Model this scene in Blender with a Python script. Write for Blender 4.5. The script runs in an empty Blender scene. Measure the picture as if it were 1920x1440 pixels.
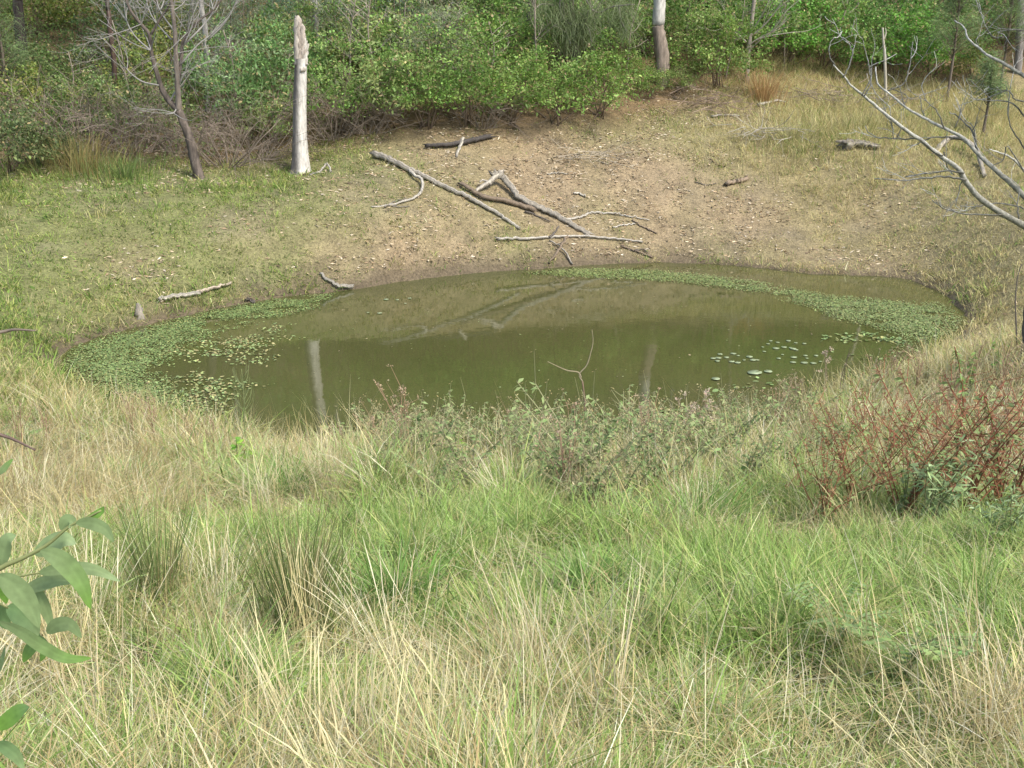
import bpy, math, random
import numpy as np

# ------------------------------------------------------------------ camera, world, sun, exposure
sc = bpy.context.scene
COL = sc.collection
H, F, PITCH = 5.0, 2000.0, math.atan(640.0 / 2000.0)      # eye height above the water, focal length in px of 1920, pitch down
cam = bpy.data.cameras.new("camera"); camo = bpy.data.objects.new("camera", cam); COL.objects.link(camo)
camo.location = (0, 0, H); camo.rotation_euler = (math.pi / 2 - PITCH, 0, 0)
cam.sensor_width = 36.0; cam.lens = F / 1920.0 * 36.0; cam.clip_start = 0.05; cam.clip_end = 600
sc.camera = camo
SUN_EL, SUN_AZ = math.radians(52), math.radians(128)        # azimuth clockwise from +Y: behind the camera, to the right
w = bpy.data.worlds.new("World"); sc.world = w; w.use_nodes = True
nt = w.node_tree; bg = nt.nodes["Background"]
sky = nt.nodes.new("ShaderNodeTexSky"); sky.sky_type = 'NISHITA'; sky.sun_disc = False
sky.sun_elevation = SUN_EL; sky.sun_rotation = SUN_AZ; sky.dust_density = 2.5; sky.air_density = 1.0; sky.ozone_density = 0.8
nt.links.new(sky.outputs[0], bg.inputs[0]); bg.inputs[1].default_value = 0.15
sl = bpy.data.lights.new("sun", 'SUN'); sl.energy = 2.1; sl.angle = math.radians(14); sl.color = (1.0, 0.955, 0.87)
so = bpy.data.objects.new("sun", sl); COL.objects.link(so)
so.rotation_euler = (math.pi / 2 - SUN_EL, 0, math.pi - SUN_AZ)
so.location = (30, -20, 40)
sc.view_settings.view_transform = 'Standard'; sc.view_settings.look = 'None'
sc.view_settings.exposure = 1.15; sc.view_settings.gamma = 1.0
sc.render.engine = 'CYCLES'
sc.cycles.max_bounces = 6; sc.cycles.diffuse_bounces = 3; sc.cycles.glossy_bounces = 2; sc.cycles.transmission_bounces = 3

rng = np.random.default_rng(11)
random.seed(5)
PI = math.pi
CP, SP = math.cos(PITCH), math.sin(PITCH)

# ------------------------------------------------------------------ pixel rays (photo measurements -> places in the world)
def ray(u, v):
    a, b = (u - 960) / F, (720 - v) / F
    return np.array([a, CP + b * SP, -SP + b * CP])
def at(u, v, Y):
    d = ray(u, v); return np.array([0, 0, H]) + d * (Y / d[1])
def on0(u, v):
    d = ray(u, v); return (np.array([0, 0, H]) + d * (-H / d[2]))[:2]
def proj(P):
    P = np.asarray(P, float); q = P - np.array([0, 0, H])
    dep = q[..., 1] * CP - q[..., 2] * SP; up = q[..., 1] * SP + q[..., 2] * CP
    return 960 + F * q[..., 0] / dep, 720 - F * up / dep

# ------------------------------------------------------------------ noise
_T = np.random.default_rng(3).random((256, 256))
def vnoise(x, y):
    xi, yi = np.floor(x).astype(int), np.floor(y).astype(int); fx, fy = x - xi, y - yi
    fx = fx * fx * (3 - 2 * fx); fy = fy * fy * (3 - 2 * fy)
    a = _T[xi & 255, yi & 255]; b = _T[(xi + 1) & 255, yi & 255]; c = _T[xi & 255, (yi + 1) & 255]; d = _T[(xi + 1) & 255, (yi + 1) & 255]
    return (a * (1 - fx) + b * fx) * (1 - fy) + (c * (1 - fx) + d * fx) * fy
def fbm(x, y, o=3):
    s, A = 0, 0
    for k in range(o):
        s = s + vnoise(x * 2 ** k + 17 * k, y * 2 ** k + 31 * k) * 0.5 ** k; A += 0.5 ** k
    return s / A

# ------------------------------------------------------------------ terrain
SHORE_PX = [(105, 690), (125, 655), (200, 628), (300, 603), (430, 574), (560, 553), (640, 546), (760, 527), (900, 511), (1000, 505), (1080, 499),
            (1200, 493), (1330, 495), (1450, 505), (1520, 514), (1620, 517), (1700, 524), (1768, 552), (1815, 595), (1795, 630), (1740, 660), (1690, 690),
            (1600, 735), (1500, 775), (1400, 808), (1200, 838), (1000, 850), (800, 855), (620, 845), (450, 818), (300, 785), (200, 752), (140, 722)]
SHORE = np.array([on0(*p) for p in SHORE_PX])
def _dense(poly, n):
    P = np.vstack([poly, poly[:1]]); out = []
    m = len(poly)
    for i in range(m):
        p0, p1, p2, p3 = poly[i - 1], poly[i], poly[(i + 1) % m], poly[(i + 2) % m]
        for k in range(n):
            t = k / n
            out.append(0.5 * (2 * p1 + (p2 - p0) * t + (2 * p0 - 5 * p1 + 4 * p2 - p3) * t * t + (3 * p1 - p0 - 3 * p2 + p3) * t ** 3))
    return np.array(out)
SHORED = _dense(SHORE, 3)
def poly_sd(x, y, poly):                       # signed distance, positive outside
    x = np.atleast_1d(x).astype(float); y = np.atleast_1d(y).astype(float)
    d2 = np.full(x.shape, 1e9); ins = np.zeros(x.shape, bool)
    n = len(poly)
    for i in range(n):
        a, b = poly[i], poly[(i + 1) % n]; e = b - a
        t = np.clip(((x - a[0]) * e[0] + (y - a[1]) * e[1]) / max(e @ e, 1e-9), 0, 1)
        d2 = np.minimum(d2, (x - a[0] - t * e[0]) ** 2 + (y - a[1] - t * e[1]) ** 2)
        c = (a[1] > y) != (b[1] > y)
        if abs(e[1]) > 1e-12: ins ^= c & (x < a[0] + (y - a[1]) * e[0] / e[1])
    return np.where(ins, -1, 1) * np.sqrt(d2)
CTRL = [(p[0], p[1], 0.0) for p in SHORE]
def cp(u, v, Y): CTRL.append(tuple(at(u, v, Y)))
for u, v, Y in [(-150, 480, 19.5), (0, 700, 14.6), (0, 600, 16.6), (0, 480, 20), (0, 340, 24), (200, 330, 24.6), (370, 335, 25.2), (200, 430, 21.8), (420, 430, 22.6),
                (565, 322, 26.5), (700, 297, 26.9), (720, 420, 23.8), (850, 270, 28), (1050, 250, 29.5), (1250, 215, 32), (1500, 205, 33.6), (1900, 230, 34), (960, 400, 25.8),
                (1250, 380, 27.2), (960, 320, 27.6), (1600, 280, 29.5), (1900, 400, 23.8), (1500, 420, 26.6), (2100, 400, 22), (1240, 130, 34.8), (960, 60, 40), (0, 100, 36.5),
                (1500, 130, 37), (1900, 100, 42), (-400, 300, 27), (2300, 250, 32), (1700, 430, 25.6), (1850, 500, 21.8), (1850, 565, 20.0), (1830, 535, 21.2), (1900, 525, 20.4)]:
    cp(u, v, Y)
CTRL += [(0, 0, 3.4), (-6, 0, 3.3), (6, 0, 3.6), (0, 3, 2.72), (-4, 3, 2.7), (4, 3, 2.85), (0, 6, 1.95), (-4.5, 6, 1.85), (5, 6, 2.1), (0, 9.5, 1.0), (-5.5, 9.5, 0.95), (5.5, 9.5, 1.3),
         (6.3, 13, 1.2), (9.5, 13, 1.9), (-9, 10, 1.2), (11, 9, 2.4), (-14, 16, 1.6), (14, 18, 1.9), (10.6, 16.5, 0.8), (0, -6, 3.6), (-12, -5, 3.8), (12, -5, 4.2), (-20, 5, 3), (22, 6, 4),
         (0, 55, 12.5), (-25, 55, 13), (25, 55, 12), (0, 75, 24), (-35, 75, 25), (35, 75, 24), (0, 100, 38), (-60, 100, 38), (60, 100, 38), (-45, 40, 9), (45, 40, 9), (-45, 10, 6), (45, 10, 7), (-60, -8, 8), (60, -8, 8)]
CTRL = np.array(CTRL)
def _phi(r2): return 0.5 * r2 * np.log(np.maximum(r2, 1e-9))
_n = len(CTRL); _K = np.zeros((_n + 3, _n + 3))
_K[:_n, :_n] = _phi(((CTRL[:, None, :2] - CTRL[None, :, :2]) ** 2).sum(2)) + np.eye(_n) * 0.25
_K[:_n, _n] = 1; _K[:_n, _n + 1:] = CTRL[:, :2]; _K[_n, :_n] = 1; _K[_n + 1:, :_n] = CTRL[:, :2].T
_W = np.linalg.solve(_K, np.concatenate([CTRL[:, 2], [0, 0, 0]]))
def height(x, y):
    x = np.atleast_1d(np.asarray(x, float)); y = np.atleast_1d(np.asarray(y, float)); out = np.empty(x.shape)
    for i in range(0, len(x), 20000):
        X, Y = x[i:i + 20000], y[i:i + 20000]
        r2 = (X[:, None] - CTRL[None, :, 0]) ** 2 + (Y[:, None] - CTRL[None, :, 1]) ** 2
        h = _phi(r2) @ _W[:_n] + _W[_n] + _W[_n + 1] * X + _W[_n + 2] * Y
        s = poly_sd(X, Y, SHORED)
        h = h + (fbm(X * 0.9, Y * 0.9) - 0.5) * 0.16 * np.clip(s / 2, 0, 1) + (fbm(X * 3.1, Y * 3.1, 2) - 0.5) * 0.05 * np.clip(s, 0, 1)
        so_ = np.clip(s, 0, 0.6)
        outv = np.maximum(h, 0.03 + 0.16 * so_)
        inv = np.maximum(-0.04 + 0.3 * s, -0.9)
        out[i:i + 20000] = np.where(s > 0, outv, inv)
    return out
def hz(x, y): return float(height([x], [y])[0])
def gp(u, v, lift=0.0):                         # where the ray through a photo point meets the ground
    d = ray(u, v); Y = np.arange(1.2, 60, 0.06); t = Y / d[1]
    z = H + d[2] * t; g = height(d[0] * t, Y)
    k = np.nonzero(z <= g)[0]; k = k[0] if len(k) else len(Y) - 1
    return np.array([d[0] * t[k], Y[k], g[k] + lift])
def place(u, Y):                                # on the ground at distance Y, in the column of photo point u
    z = 0
    for _ in range(4):
        x = (u - 960) / F * (Y * CP - (z - H) * SP); z = hz(x, Y)
    return np.array([x, Y, z])

# ------------------------------------------------------------------ mesh builder
class MB:
    def __init__(s): s.V, s.Q, s.C, s.n = [], [], [], 0
    def add(s, V, Q, C):
        V = np.asarray(V, float).reshape(-1, 3); s.V.append(V); s.Q.append(np.asarray(Q, np.int64).reshape(-1, 4) + s.n)
        C = np.asarray(C, float)
        s.C.append(np.broadcast_to(C, (len(V), 3)) if C.ndim == 1 else C); s.n += len(V)
    def build(s, name, mat, parent=None, base=(0, 0, 0), smooth=True):
        V = np.vstack(s.V) - np.asarray(base, float); Q = np.vstack(s.Q); C = np.vstack(s.C)
        me = bpy.data.meshes.new(name)
        me.vertices.add(len(V)); me.vertices.foreach_set("co", V.astype(np.float32).ravel())
        me.loops.add(len(Q) * 4); me.loops.foreach_set("vertex_index", Q.astype(np.int32).ravel())
        me.polygons.add(len(Q)); me.polygons.foreach_set("loop_start", np.arange(0, len(Q) * 4, 4, dtype=np.int32))
        me.polygons.foreach_set("use_smooth", np.full(len(Q), smooth))
        me.update(calc_edges=True)
        a = me.color_attributes.new("Col", 'FLOAT_COLOR', 'POINT')
        a.data.foreach_set("color", np.hstack([np.clip(C, 0, 1), np.ones((len(V), 1))]).astype(np.float32).ravel())
        me.materials.append(mat)
        o = bpy.data.objects.new(name, me); COL.objects.link(o)
        if parent is not None: o.parent = parent
        else: o.location = base
        return o
def ribbons(mb, P, W, side, C):                 # P (N,S,3) W (N,S) side (N,3) or (N,S,3)
    N, S, _ = P.shape
    if side.ndim == 2: side = side[:, None, :]
    V = np.stack([P - side * W[..., None], P + side * W[..., None]], 2).reshape(-1, 3)
    b = (np.arange(N)[:, None] * S + np.arange(S - 1)[None]) * 2
    Q = np.stack([b, b + 1, b + 3, b + 2], -1).reshape(-1, 4)
    if C.ndim == 2: C = np.repeat(C, S * 2, axis=0)
    else: C = np.repeat(C, 2, axis=1).reshape(-1, 3)
    mb.add(V, Q, C)
def unit(v): return v / np.maximum(np.linalg.norm(v, axis=-1, keepdims=True), 1e-9)
def blades(mb, root, L, az, lean, bend, wid, C, S=4, prof=None, kink=None):
    N = len(root); P = np.empty((N, S, 3)); P[:, 0] = root
    for k in range(1, S):
        th = lean + bend * (k - 0.5) / (S - 1)
        if kink is not None and k >= (S + 1) // 2: th = th + kink
        P[:, k] = P[:, k - 1] + (L / (S - 1))[:, None] * np.stack([np.sin(th) * np.cos(az), np.sin(th) * np.sin(az), np.cos(th)], 1)
    if prof is None: prof = {2: [1, .15], 3: [.8, .9, .1], 4: [.75, 1, .75, .08], 5: [.75, 1, .9, .6, .06]}[S]
    fa = az + PI / 2 + rng.normal(0, 0.7, N)
    side = np.stack([np.cos(fa), np.sin(fa), rng.normal(0, .15, N)], 1)
    ribbons(mb, P, wid[:, None] * 0.5 * np.array(prof)[None], side, C)
def leaves(mb, O, D, L, wid, droop, C, S=3, up=None, prof=None):
    N = len(O); s = np.linspace(0, 1, S)
    P = O[:, None] + D[:, None] * (L[:, None] * s)[..., None]
    P[..., 2] -= (droop * L)[:, None] * (s ** 2)[None]
    if up is None: up = unit(rng.normal(0, .45, (N, 3)) + np.array([0, -.25, 1.0]))
    side = unit(np.cross(D, up))
    if prof is None: prof = {3: [.12, 1, .08], 4: [.12, .95, .85, .06], 5: [.1, .8, 1, .75, .05]}[S]
    ribbons(mb, P, wid[:, None] * 0.5 * np.array(prof)[None], side, C)
def smooth_path(pts, n):
    pts = np.asarray(pts, float); m = len(pts)
    if m == 2: t = np.linspace(0, 1, n + 1)[:, None]; return pts[0] * (1 - t) + pts[1] * t
    ext = np.vstack([2 * pts[0] - pts[1], pts, 2 * pts[-1] - pts[-2]]); out = []
    for i in range(m - 1):
        p0, p1, p2, p3 = ext[i:i + 4]
        for k in range(n):
            t = k / n
            out.append(0.5 * (2 * p1 + (p2 - p0) * t + (2 * p0 - 5 * p1 + 4 * p2 - p3) * t * t + (3 * p1 - p0 - 3 * p2 + p3) * t ** 3))
    out.append(pts[-1]); return np.array(out)
def tube(mb, pts, r0, r1, col, n=6, sub=3, rough=0.0, jit=0.0, col2=None, pw=1.0, cap=True, jag=0.0, streak=0.0):
    P = smooth_path(pts, sub); m = len(P)
    if jit: P[1:-1] += rng.normal(0, jit, (m - 2, 3))
    t = np.linspace(0, 1, m); R = r0 + (r1 - r0) * t ** pw if not isinstance(r0, (list, tuple, np.ndarray)) else np.interp(t, np.linspace(0, 1, len(r0)), r0)
    T = unit(np.gradient(P, axis=0)); a = np.array([0.31, 0.52, 0.8])
    if abs(T[0] @ a) > .9: a = np.array([1., 0, 0])
    A = unit(np.cross(T, a)); B = np.cross(T, A)
    th = np.linspace(0, 2 * PI, n, endpoint=False)
    rr = R[:, None] * (1 + (rng.normal(0, rough, (m, n)) + rng.normal(0, rough, (1, n))) if rough else np.ones((m, n)))
    V = P[:, None] + rr[..., None] * (np.cos(th)[None, :, None] * A[:, None] + np.sin(th)[None, :, None] * B[:, None])
    if jag:
        V[0] -= T[0] * np.abs(rng.normal(0, jag, (n, 1))) * R[0]; V[-1] += T[-1] * np.abs(rng.normal(0, jag, (n, 1))) * R[-1]
    if cap:
        V = np.concatenate([np.repeat(P[:1, None], n, 1), V, np.repeat(P[-1:, None], n, 1)]); m += 2; t = np.concatenate([[0], t, [1]])
    i = np.arange(m - 1)[:, None] * n; j = np.arange(n)[None]; j2 = (j + 1) % n
    Q = np.stack([i + j, i + j2, i + n + j2, i + n + j], -1).reshape(-1, 4)
    c0 = np.asarray(col, float); c1 = c0 if col2 is None else np.asarray(col2, float)
    C = (c0[None] * (1 - t[:, None]) + c1[None] * t[:, None])[:, None] * (1 + rng.normal(0, .08, (m, n, 1))) * np.exp(rng.normal(0, streak, (1, n, 1)))
    mb.add(V.reshape(-1, 3), Q, C.reshape(-1, 3))
def cvar(base, n, sd=0.12, hue=0.06):
    b = np.asarray(base, float)[None] * np.exp(rng.normal(0, sd, (n, 1))); return np.clip(b * np.exp(rng.normal(0, hue, (n, 3))), 0, 1)

# ------------------------------------------------------------------ materials
def new_mat(name):
    m = bpy.data.materials.new(name); m.use_nodes = True; n = m.node_tree; b = n.nodes["Principled BSDF"]; b.inputs["Specular IOR Level"].default_value = 0.25
    return m, n, b
def leaf_mat(name, trans=0.3, rough=0.55, spec=0.3):
    m, n, b = new_mat(name); a = n.nodes.new("ShaderNodeAttribute"); a.attribute_name = "Col"
    n.links.new(a.outputs[0], b.inputs["Base Color"]); b.inputs["Roughness"].default_value = rough; b.inputs["Specular IOR Level"].default_value = spec
    t = n.nodes.new("ShaderNodeBsdfTranslucent"); mx = n.nodes.new("ShaderNodeMixShader"); mx.inputs[0].default_value = trans
    n.links.new(a.outputs[0], t.inputs[0]); n.links.new(b.outputs[0], mx.inputs[1]); n.links.new(t.outputs[0], mx.inputs[2])
    n.links.new(mx.outputs[0], n.nodes["Material Output"].inputs[0]); return m
M_GRASS = leaf_mat("grass_blades", .35, .6, .25)
M_LEAF = leaf_mat("leaves", .38, .55, .3)
M_PHYL = leaf_mat("waxy_leaves", .25, .45, .35)
_pn = M_PHYL.node_tree; _tc = _pn.nodes.new("ShaderNodeTexCoord"); _nz = _pn.nodes.new("ShaderNodeTexNoise"); _nz.inputs["Scale"].default_value = 70; _nz.inputs["Detail"].default_value = 5
_r = _pn.nodes.new("ShaderNodeMapRange"); _r.inputs[1].default_value = .3; _r.inputs[2].default_value = .72; _r.inputs[3].default_value = 1.12; _r.inputs[4].default_value = .78; _m = _pn.nodes.new("ShaderNodeVectorMath"); _m.operation = 'SCALE'
_a = [q for q in _pn.nodes if q.type == 'ATTRIBUTE'][0]; _pn.links.new(_tc.outputs["Object"], _nz.inputs[0]); _pn.links.new(_nz.outputs[0], _r.inputs[0]); _pn.links.new(_a.outputs[0], _m.inputs[0]); _pn.links.new(_r.outputs[0], _m.inputs["Scale"])
for _q in ("BSDF_PRINCIPLED", "BSDF_TRANSLUCENT"): _pn.links.new(_m.outputs[0], [q for q in _pn.nodes if q.type == _q][0].inputs[0])
M_PAD = leaf_mat("floating_leaves", .05, .4, .5)
M_LITTER = leaf_mat("leaf_litter", .05, .8, .15)
def bark_mat(name, scale=14, contrast=0.6, bump=0.5, zs=0.18):
    m, n, b = new_mat(name); a = n.nodes.new("ShaderNodeAttribute"); a.attribute_name = "Col"
    tc = n.nodes.new("ShaderNodeTexCoord"); mp = n.nodes.new("ShaderNodeMapping"); mp.inputs["Scale"].default_value = (1, 1, zs)
    nz = n.nodes.new("ShaderNodeTexNoise"); nz.inputs["Scale"].default_value = scale; nz.inputs["Detail"].default_value = 6; nz.inputs["Roughness"].default_value = .7
    rp = n.nodes.new("ShaderNodeMapRange"); rp.inputs[1].default_value = .3; rp.inputs[2].default_value = .7; rp.inputs[3].default_value = 1 - contrast; rp.inputs[4].default_value = 1 + contrast * .5
    mu = n.nodes.new("ShaderNodeVectorMath"); mu.operation = 'SCALE'
    n.links.new(tc.outputs["Object"], mp.inputs[0]); n.links.new(mp.outputs[0], nz.inputs[0]); n.links.new(nz.outputs[0], rp.inputs[0])
    n.links.new(a.outputs[0], mu.inputs[0]); n.links.new(rp.outputs[0], mu.inputs["Scale"]); n.links.new(mu.outputs[0], b.inputs["Base Color"])
    bp = n.nodes.new("ShaderNodeBump"); bp.inputs["Strength"].default_value = bump; bp.inputs["Distance"].default_value = .03
    n.links.new(nz.outputs[0], bp.inputs["Height"]); n.links.new(bp.outputs[0], b.inputs["Normal"]); b.inputs["Roughness"].default_value = .85
    return m
M_BARK = bark_mat("bark"); M_DEAD = bark_mat("weathered_wood", 18, .45, .5, .3); M_LICHEN = bark_mat("lichen_bark", 26, .65, .4, 1.0); M_TWIG = leaf_mat("twigs", 0.0, .85, .1)

# ground
M_GROUND, n, b = new_mat("ground_soil")
a = n.nodes.new("ShaderNodeAttribute"); a.attribute_name = "Col"
tc = n.nodes.new("ShaderNodeTexCoord")
n1 = n.nodes.new("ShaderNodeTexNoise"); n1.inputs["Scale"].default_value = 2.2; n1.inputs["Detail"].default_value = 8; n1.inputs["Roughness"].default_value = .75
n2 = n.nodes.new("ShaderNodeTexNoise"); n2.inputs["Scale"].default_value = 17; n2.inputs["Detail"].default_value = 5
mr = n.nodes.new("ShaderNodeMapRange"); mr.inputs[1].default_value = .3; mr.inputs[2].default_value = .7; mr.inputs[3].default_value = .62; mr.inputs[4].default_value = 1.3
mr2 = n.nodes.new("ShaderNodeMapRange"); mr2.inputs[1].default_value = .3; mr2.inputs[2].default_value = .7; mr2.inputs[3].default_value = .7; mr2.inputs[4].default_value = 1.25
mm = n.nodes.new("ShaderNodeMath"); mm.operation = 'MULTIPLY'
mu = n.nodes.new("ShaderNodeVectorMath"); mu.operation = 'SCALE'
for q in (n1, n2): n.links.new(tc.outputs["Object"], q.inputs[0])
n.links.new(n1.outputs[0], mr.inputs[0]); n.links.new(n2.outputs[0], mr2.inputs[0]); n.links.new(mr.outputs[0], mm.inputs[0]); n.links.new(mr2.outputs[0], mm.inputs[1])
n.links.new(a.outputs[0], mu.inputs[0]); n.links.new(mm.outputs[0], mu.inputs["Scale"]); n.links.new(mu.outputs[0], b.inputs["Base Color"])
bp = n.nodes.new("ShaderNodeBump"); bp.inputs["Strength"].default_value = .6; bp.inputs["Distance"].default_value = .05
n4 = n.nodes.new("ShaderNodeTexNoise"); n4.inputs["Scale"].default_value = 42; n4.inputs["Detail"].default_value = 4; n4.inputs["Roughness"].default_value = .8
mr4 = n.nodes.new("ShaderNodeMapRange"); mr4.inputs[1].default_value = .34; mr4.inputs[2].default_value = .66; mr4.inputs[3].default_value = .55; mr4.inputs[4].default_value = 1.4
mm4 = n.nodes.new("ShaderNodeMath"); mm4.operation = 'MULTIPLY'; n.links.new(tc.outputs["Object"], n4.inputs[0]); n.links.new(n4.outputs[0], mr4.inputs[0]); n.links.new(mm.outputs[0], mm4.inputs[0]); n.links.new(mr4.outputs[0], mm4.inputs[1]); n.links.new(mm4.outputs[0], mu.inputs["Scale"])
n.links.new(n2.outputs[0], bp.inputs["Height"]); n.links.new(bp.outputs[0], b.inputs["Normal"]); b.inputs["Roughness"].default_value = .95

# water: murky, nearly still
M_WATER, n, b = new_mat("murky_water")
tc = n.nodes.new("ShaderNodeTexCoord")
nz = n.nodes.new("ShaderNodeTexNoise"); nz.inputs["Scale"].default_value = .35; nz.inputs["Detail"].default_value = 3
cr = n.nodes.new("ShaderNodeValToRGB"); cr.color_ramp.elements[0].position = .35; cr.color_ramp.elements[0].color = (.058, .064, .020, 1); cr.color_ramp.elements[1].position = .7; cr.color_ramp.elements[1].color = (.068, .067, .023, 1)
n.links.new(tc.outputs["Object"], nz.inputs[0]); n.links.new(nz.outputs[0], cr.inputs[0]); n.links.new(cr.outputs[0], b.inputs["Base Color"])
n3 = n.nodes.new("ShaderNodeTexNoise"); n3.inputs["Scale"].default_value = 5; n3.inputs["Detail"].default_value = 2
bp = n.nodes.new("ShaderNodeBump"); bp.inputs["Strength"].default_value = .05; bp.inputs["Distance"].default_value = .02
n.links.new(tc.outputs["Object"], n3.inputs[0]); n.links.new(n3.outputs[0], bp.inputs["Height"]); n.links.new(bp.outputs[0], b.inputs["Normal"])
b.inputs["Roughness"].default_value = .035; b.inputs["IOR"].default_value = 1.42; b.inputs["Specular IOR Level"].default_value = .5

# ------------------------------------------------------------------ object helpers
def tag(o, label=None, cat=None, group=None, kind=None):
    if label: o["label"] = label
    if cat: o["category"] = cat
    if group: o["group"] = group
    if kind: o["kind"] = kind
    return o
def thing(name, label, cat, loc, group=None, rz=0, scale=1):
    o = bpy.data.objects.new(name, None); COL.objects.link(o); o.empty_display_size = .1
    o.location = tuple(float(q) for q in loc); o.rotation_euler = (0, 0, rz); o.scale = (scale,) * 3
    return tag(o, label, cat, group)
def copy_thing(src, label, loc, rz=0, scale=1, group=None):
    r = src.copy(); COL.objects.link(r); r.location = tuple(float(q) for q in loc); r.rotation_euler = (0, 0, rz); r.scale = (scale,) * 3
    r["label"] = label
    if group: r["group"] = group
    for ch in list(src.children):
        c = ch.copy(); COL.objects.link(c); c.parent = r
        for g in list(ch.children):
            d = g.copy(); COL.objects.link(d); d.parent = c
    return r

# ------------------------------------------------------------------ zones of the ground (places in the world)
def blobs(lst): return [(gp(u, v)[:2], r, wgt) for u, v, r, wgt in lst]
BARE = blobs([(1000, 330, 2.6, 1), (1200, 340, 2.8, 1), (1350, 400, 2.2, .9), (850, 440, 2.0, .9), (1080, 440, 2.2, .9), (760, 500, 1.4, .85), (1250, 440, 2.2, .8), (680, 360, 1.2, .5),
              (480, 440, 1.0, .4), (250, 500, .8, .35), (1000, 275, 2.2, .9), (860, 290, 2.2, .8), (640, 480, 1.2, .6), (1500, 480, 1.6, .45), (1650, 500, 1.2, .5), (1600, 380, 1.6, .4), (1330, 205, 1.4, .4)])
def field(bl, x, y):
    v = np.zeros(np.shape(x))
    for (c, r, wgt) in bl: v = np.maximum(v, wgt * np.exp(-(((x - c[0]) ** 2 + (y - c[1]) ** 2) / (r * r))))
    return v
def bare(x, y): return np.clip(field(BARE, x, y) * (0.75 + 0.7 * fbm(x * .8, y * .8)), 0, 1)
BUSH_PX = [(-300, 26), (0, 25.4), (200, 25.8), (370, 26.2), (560, 27.6), (700, 28.0), (860, 28.6), (1050, 29.8), (1150, 30.6), (1250, 32.0), (1330, 33.4), (1420, 35.4), (1500, 35.8), (1640, 36.4), (1760, 37.2), (1900, 40), (2200, 40)]
BUSH = np.array([place(u, Y)[:2] for u, Y in BUSH_PX])
def behind_bush(x, y): return y - np.interp(x, BUSH[:, 0], BUSH[:, 1])   # > 0 inside the scrub

# ------------------------------------------------------------------ ground sheet and water
gx = np.concatenate([np.linspace(-75, -18, 58)[:-1], np.linspace(-18, 18, 200), np.linspace(18, 75, 58)[1:]])
gy = np.concatenate([np.linspace(-12, 1, 20)[:-1], np.linspace(1, 36, 200), np.linspace(36, 115, 70)[1:]])
X, Y = np.meshgrid(gx, gy); xs, ys = X.ravel(), Y.ravel(); zs = height(xs, ys)
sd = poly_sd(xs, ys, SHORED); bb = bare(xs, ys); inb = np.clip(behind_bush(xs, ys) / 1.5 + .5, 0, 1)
c = np.array([.145, .15, .058])[None] * np.ones((len(xs), 1))
rt_ = (np.clip((xs - 3) / 4, 0, 1) * np.clip((ys - 12) / 3, 0, 1))[:, None]; c = c * (1 - rt_) + np.array([.21, .178, .085])[None] * rt_
c = c * (1 - bb[:, None]) + np.array([.228, .174, .102])[None] * bb[:, None]
dk = np.clip(fbm(xs * 1.3 + 9, ys * 1.3) * 3 - 1.6, 0, 1)[:, None] * .35
c = c * (1 - dk) + np.array([.15, .125, .09])[None] * dk
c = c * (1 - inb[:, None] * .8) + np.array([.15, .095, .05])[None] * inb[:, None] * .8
mud = np.clip(1.15 - sd / (.15 + .7 * fbm(xs * 1.2, ys * 1.2)), 0, 1)[:, None]
c = c * (1 - mud) + np.array([.115, .09, .055])[None] * mud
nx, ny = len(gx), len(gy); i = np.arange(ny - 1)[:, None] * nx + np.arange(nx - 1)[None]
mb = MB(); mb.add(np.stack([xs, ys, zs], 1), np.stack([i, i + 1, i + nx + 1, i + nx], -1), c)
tag(mb.build("ground", M_GROUND), kind="structure")
mb = MB(); cx, cy = SHORE.mean(0)
ring = np.array([(p - [cx, cy]) * 1.06 + [cx, cy] for p in SHORED]); m = len(ring)
Vw = np.concatenate([np.hstack([ring, np.zeros((m, 1))]), np.hstack([(ring + [cx, cy]) / 2, np.zeros((m, 1))]), np.tile([[cx, cy, 0.0]], (m, 1))])
j = np.arange(m); j2 = (j + 1) % m
mb.add(Vw, np.concatenate([np.stack([j, j2, m + j2, m + j], 1), np.stack([m + j, m + j2, 2 * m + j2, 2 * m + j], 1)]), (.06, .05, .02))
tag(mb.build("water", M_WATER), kind="structure")

# ------------------------------------------------------------------ grasses
DRYB = blobs([(60, 930, 1.5, .95), (200, 960, .8, .8), (30, 1300, .9, .9), (180, 1330, .6, .8), (620, 900, .8, .95), (950, 1290, .8, .9), (700, 1400, .8, .9), (1050, 1380, .7, .9), (1300, 1360, .7, .75), (1870, 1380, .8, .9), (1600, 1420, .6, .7),
              (350, 860, 1.6, .9), (480, 860, 1.0, .8), (1200, 1330, .6, .8), (1500, 860, 2.0, .75), (1700, 800, 2.0, .8), (1820, 700, 2.5, .9), (1400, 880, 1.3, .6), (100, 780, 2, .9), (480, 1390, .7, .8), (800, 1250, .6, .6), (1750, 1300, .5, .7)])
GRNB = blobs([(740, 1100, 1.0, 1), (1000, 1040, 1.2, 1), (1150, 1100, 1.2, 1), (1300, 1150, 1.0, .85), (560, 1290, .6, .8), (1480, 1120, 1.2, .8), (1700, 1130, 1.2, .85), (240, 910, .9, .9), (520, 910, .6, .8), (400, 1050, .8, .6), (850, 1010, 1.2, .9), (1850, 1050, 1.2, .7),
              (240, 1180, .5, .6), (1300, 1250, .5, .6), (1600, 1200, .6, .7), (340, 1260, .5, .6)])
STRAW = np.array([(.55, .475, .24), (.61, .55, .31), (.47, .40, .19), (.42, .32, .155), (.66, .61, .41)])
GREEN = np.array([(.21, .33, .072), (.28, .39, .105), (.34, .44, .165), (.155, .24, .05), (.36, .41, .13)])
TSTRAW = np.array([(.50, .43, .20), (.55, .49, .26), (.43, .37, .16), (.38, .30, .14), (.48, .44, .20)])
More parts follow.
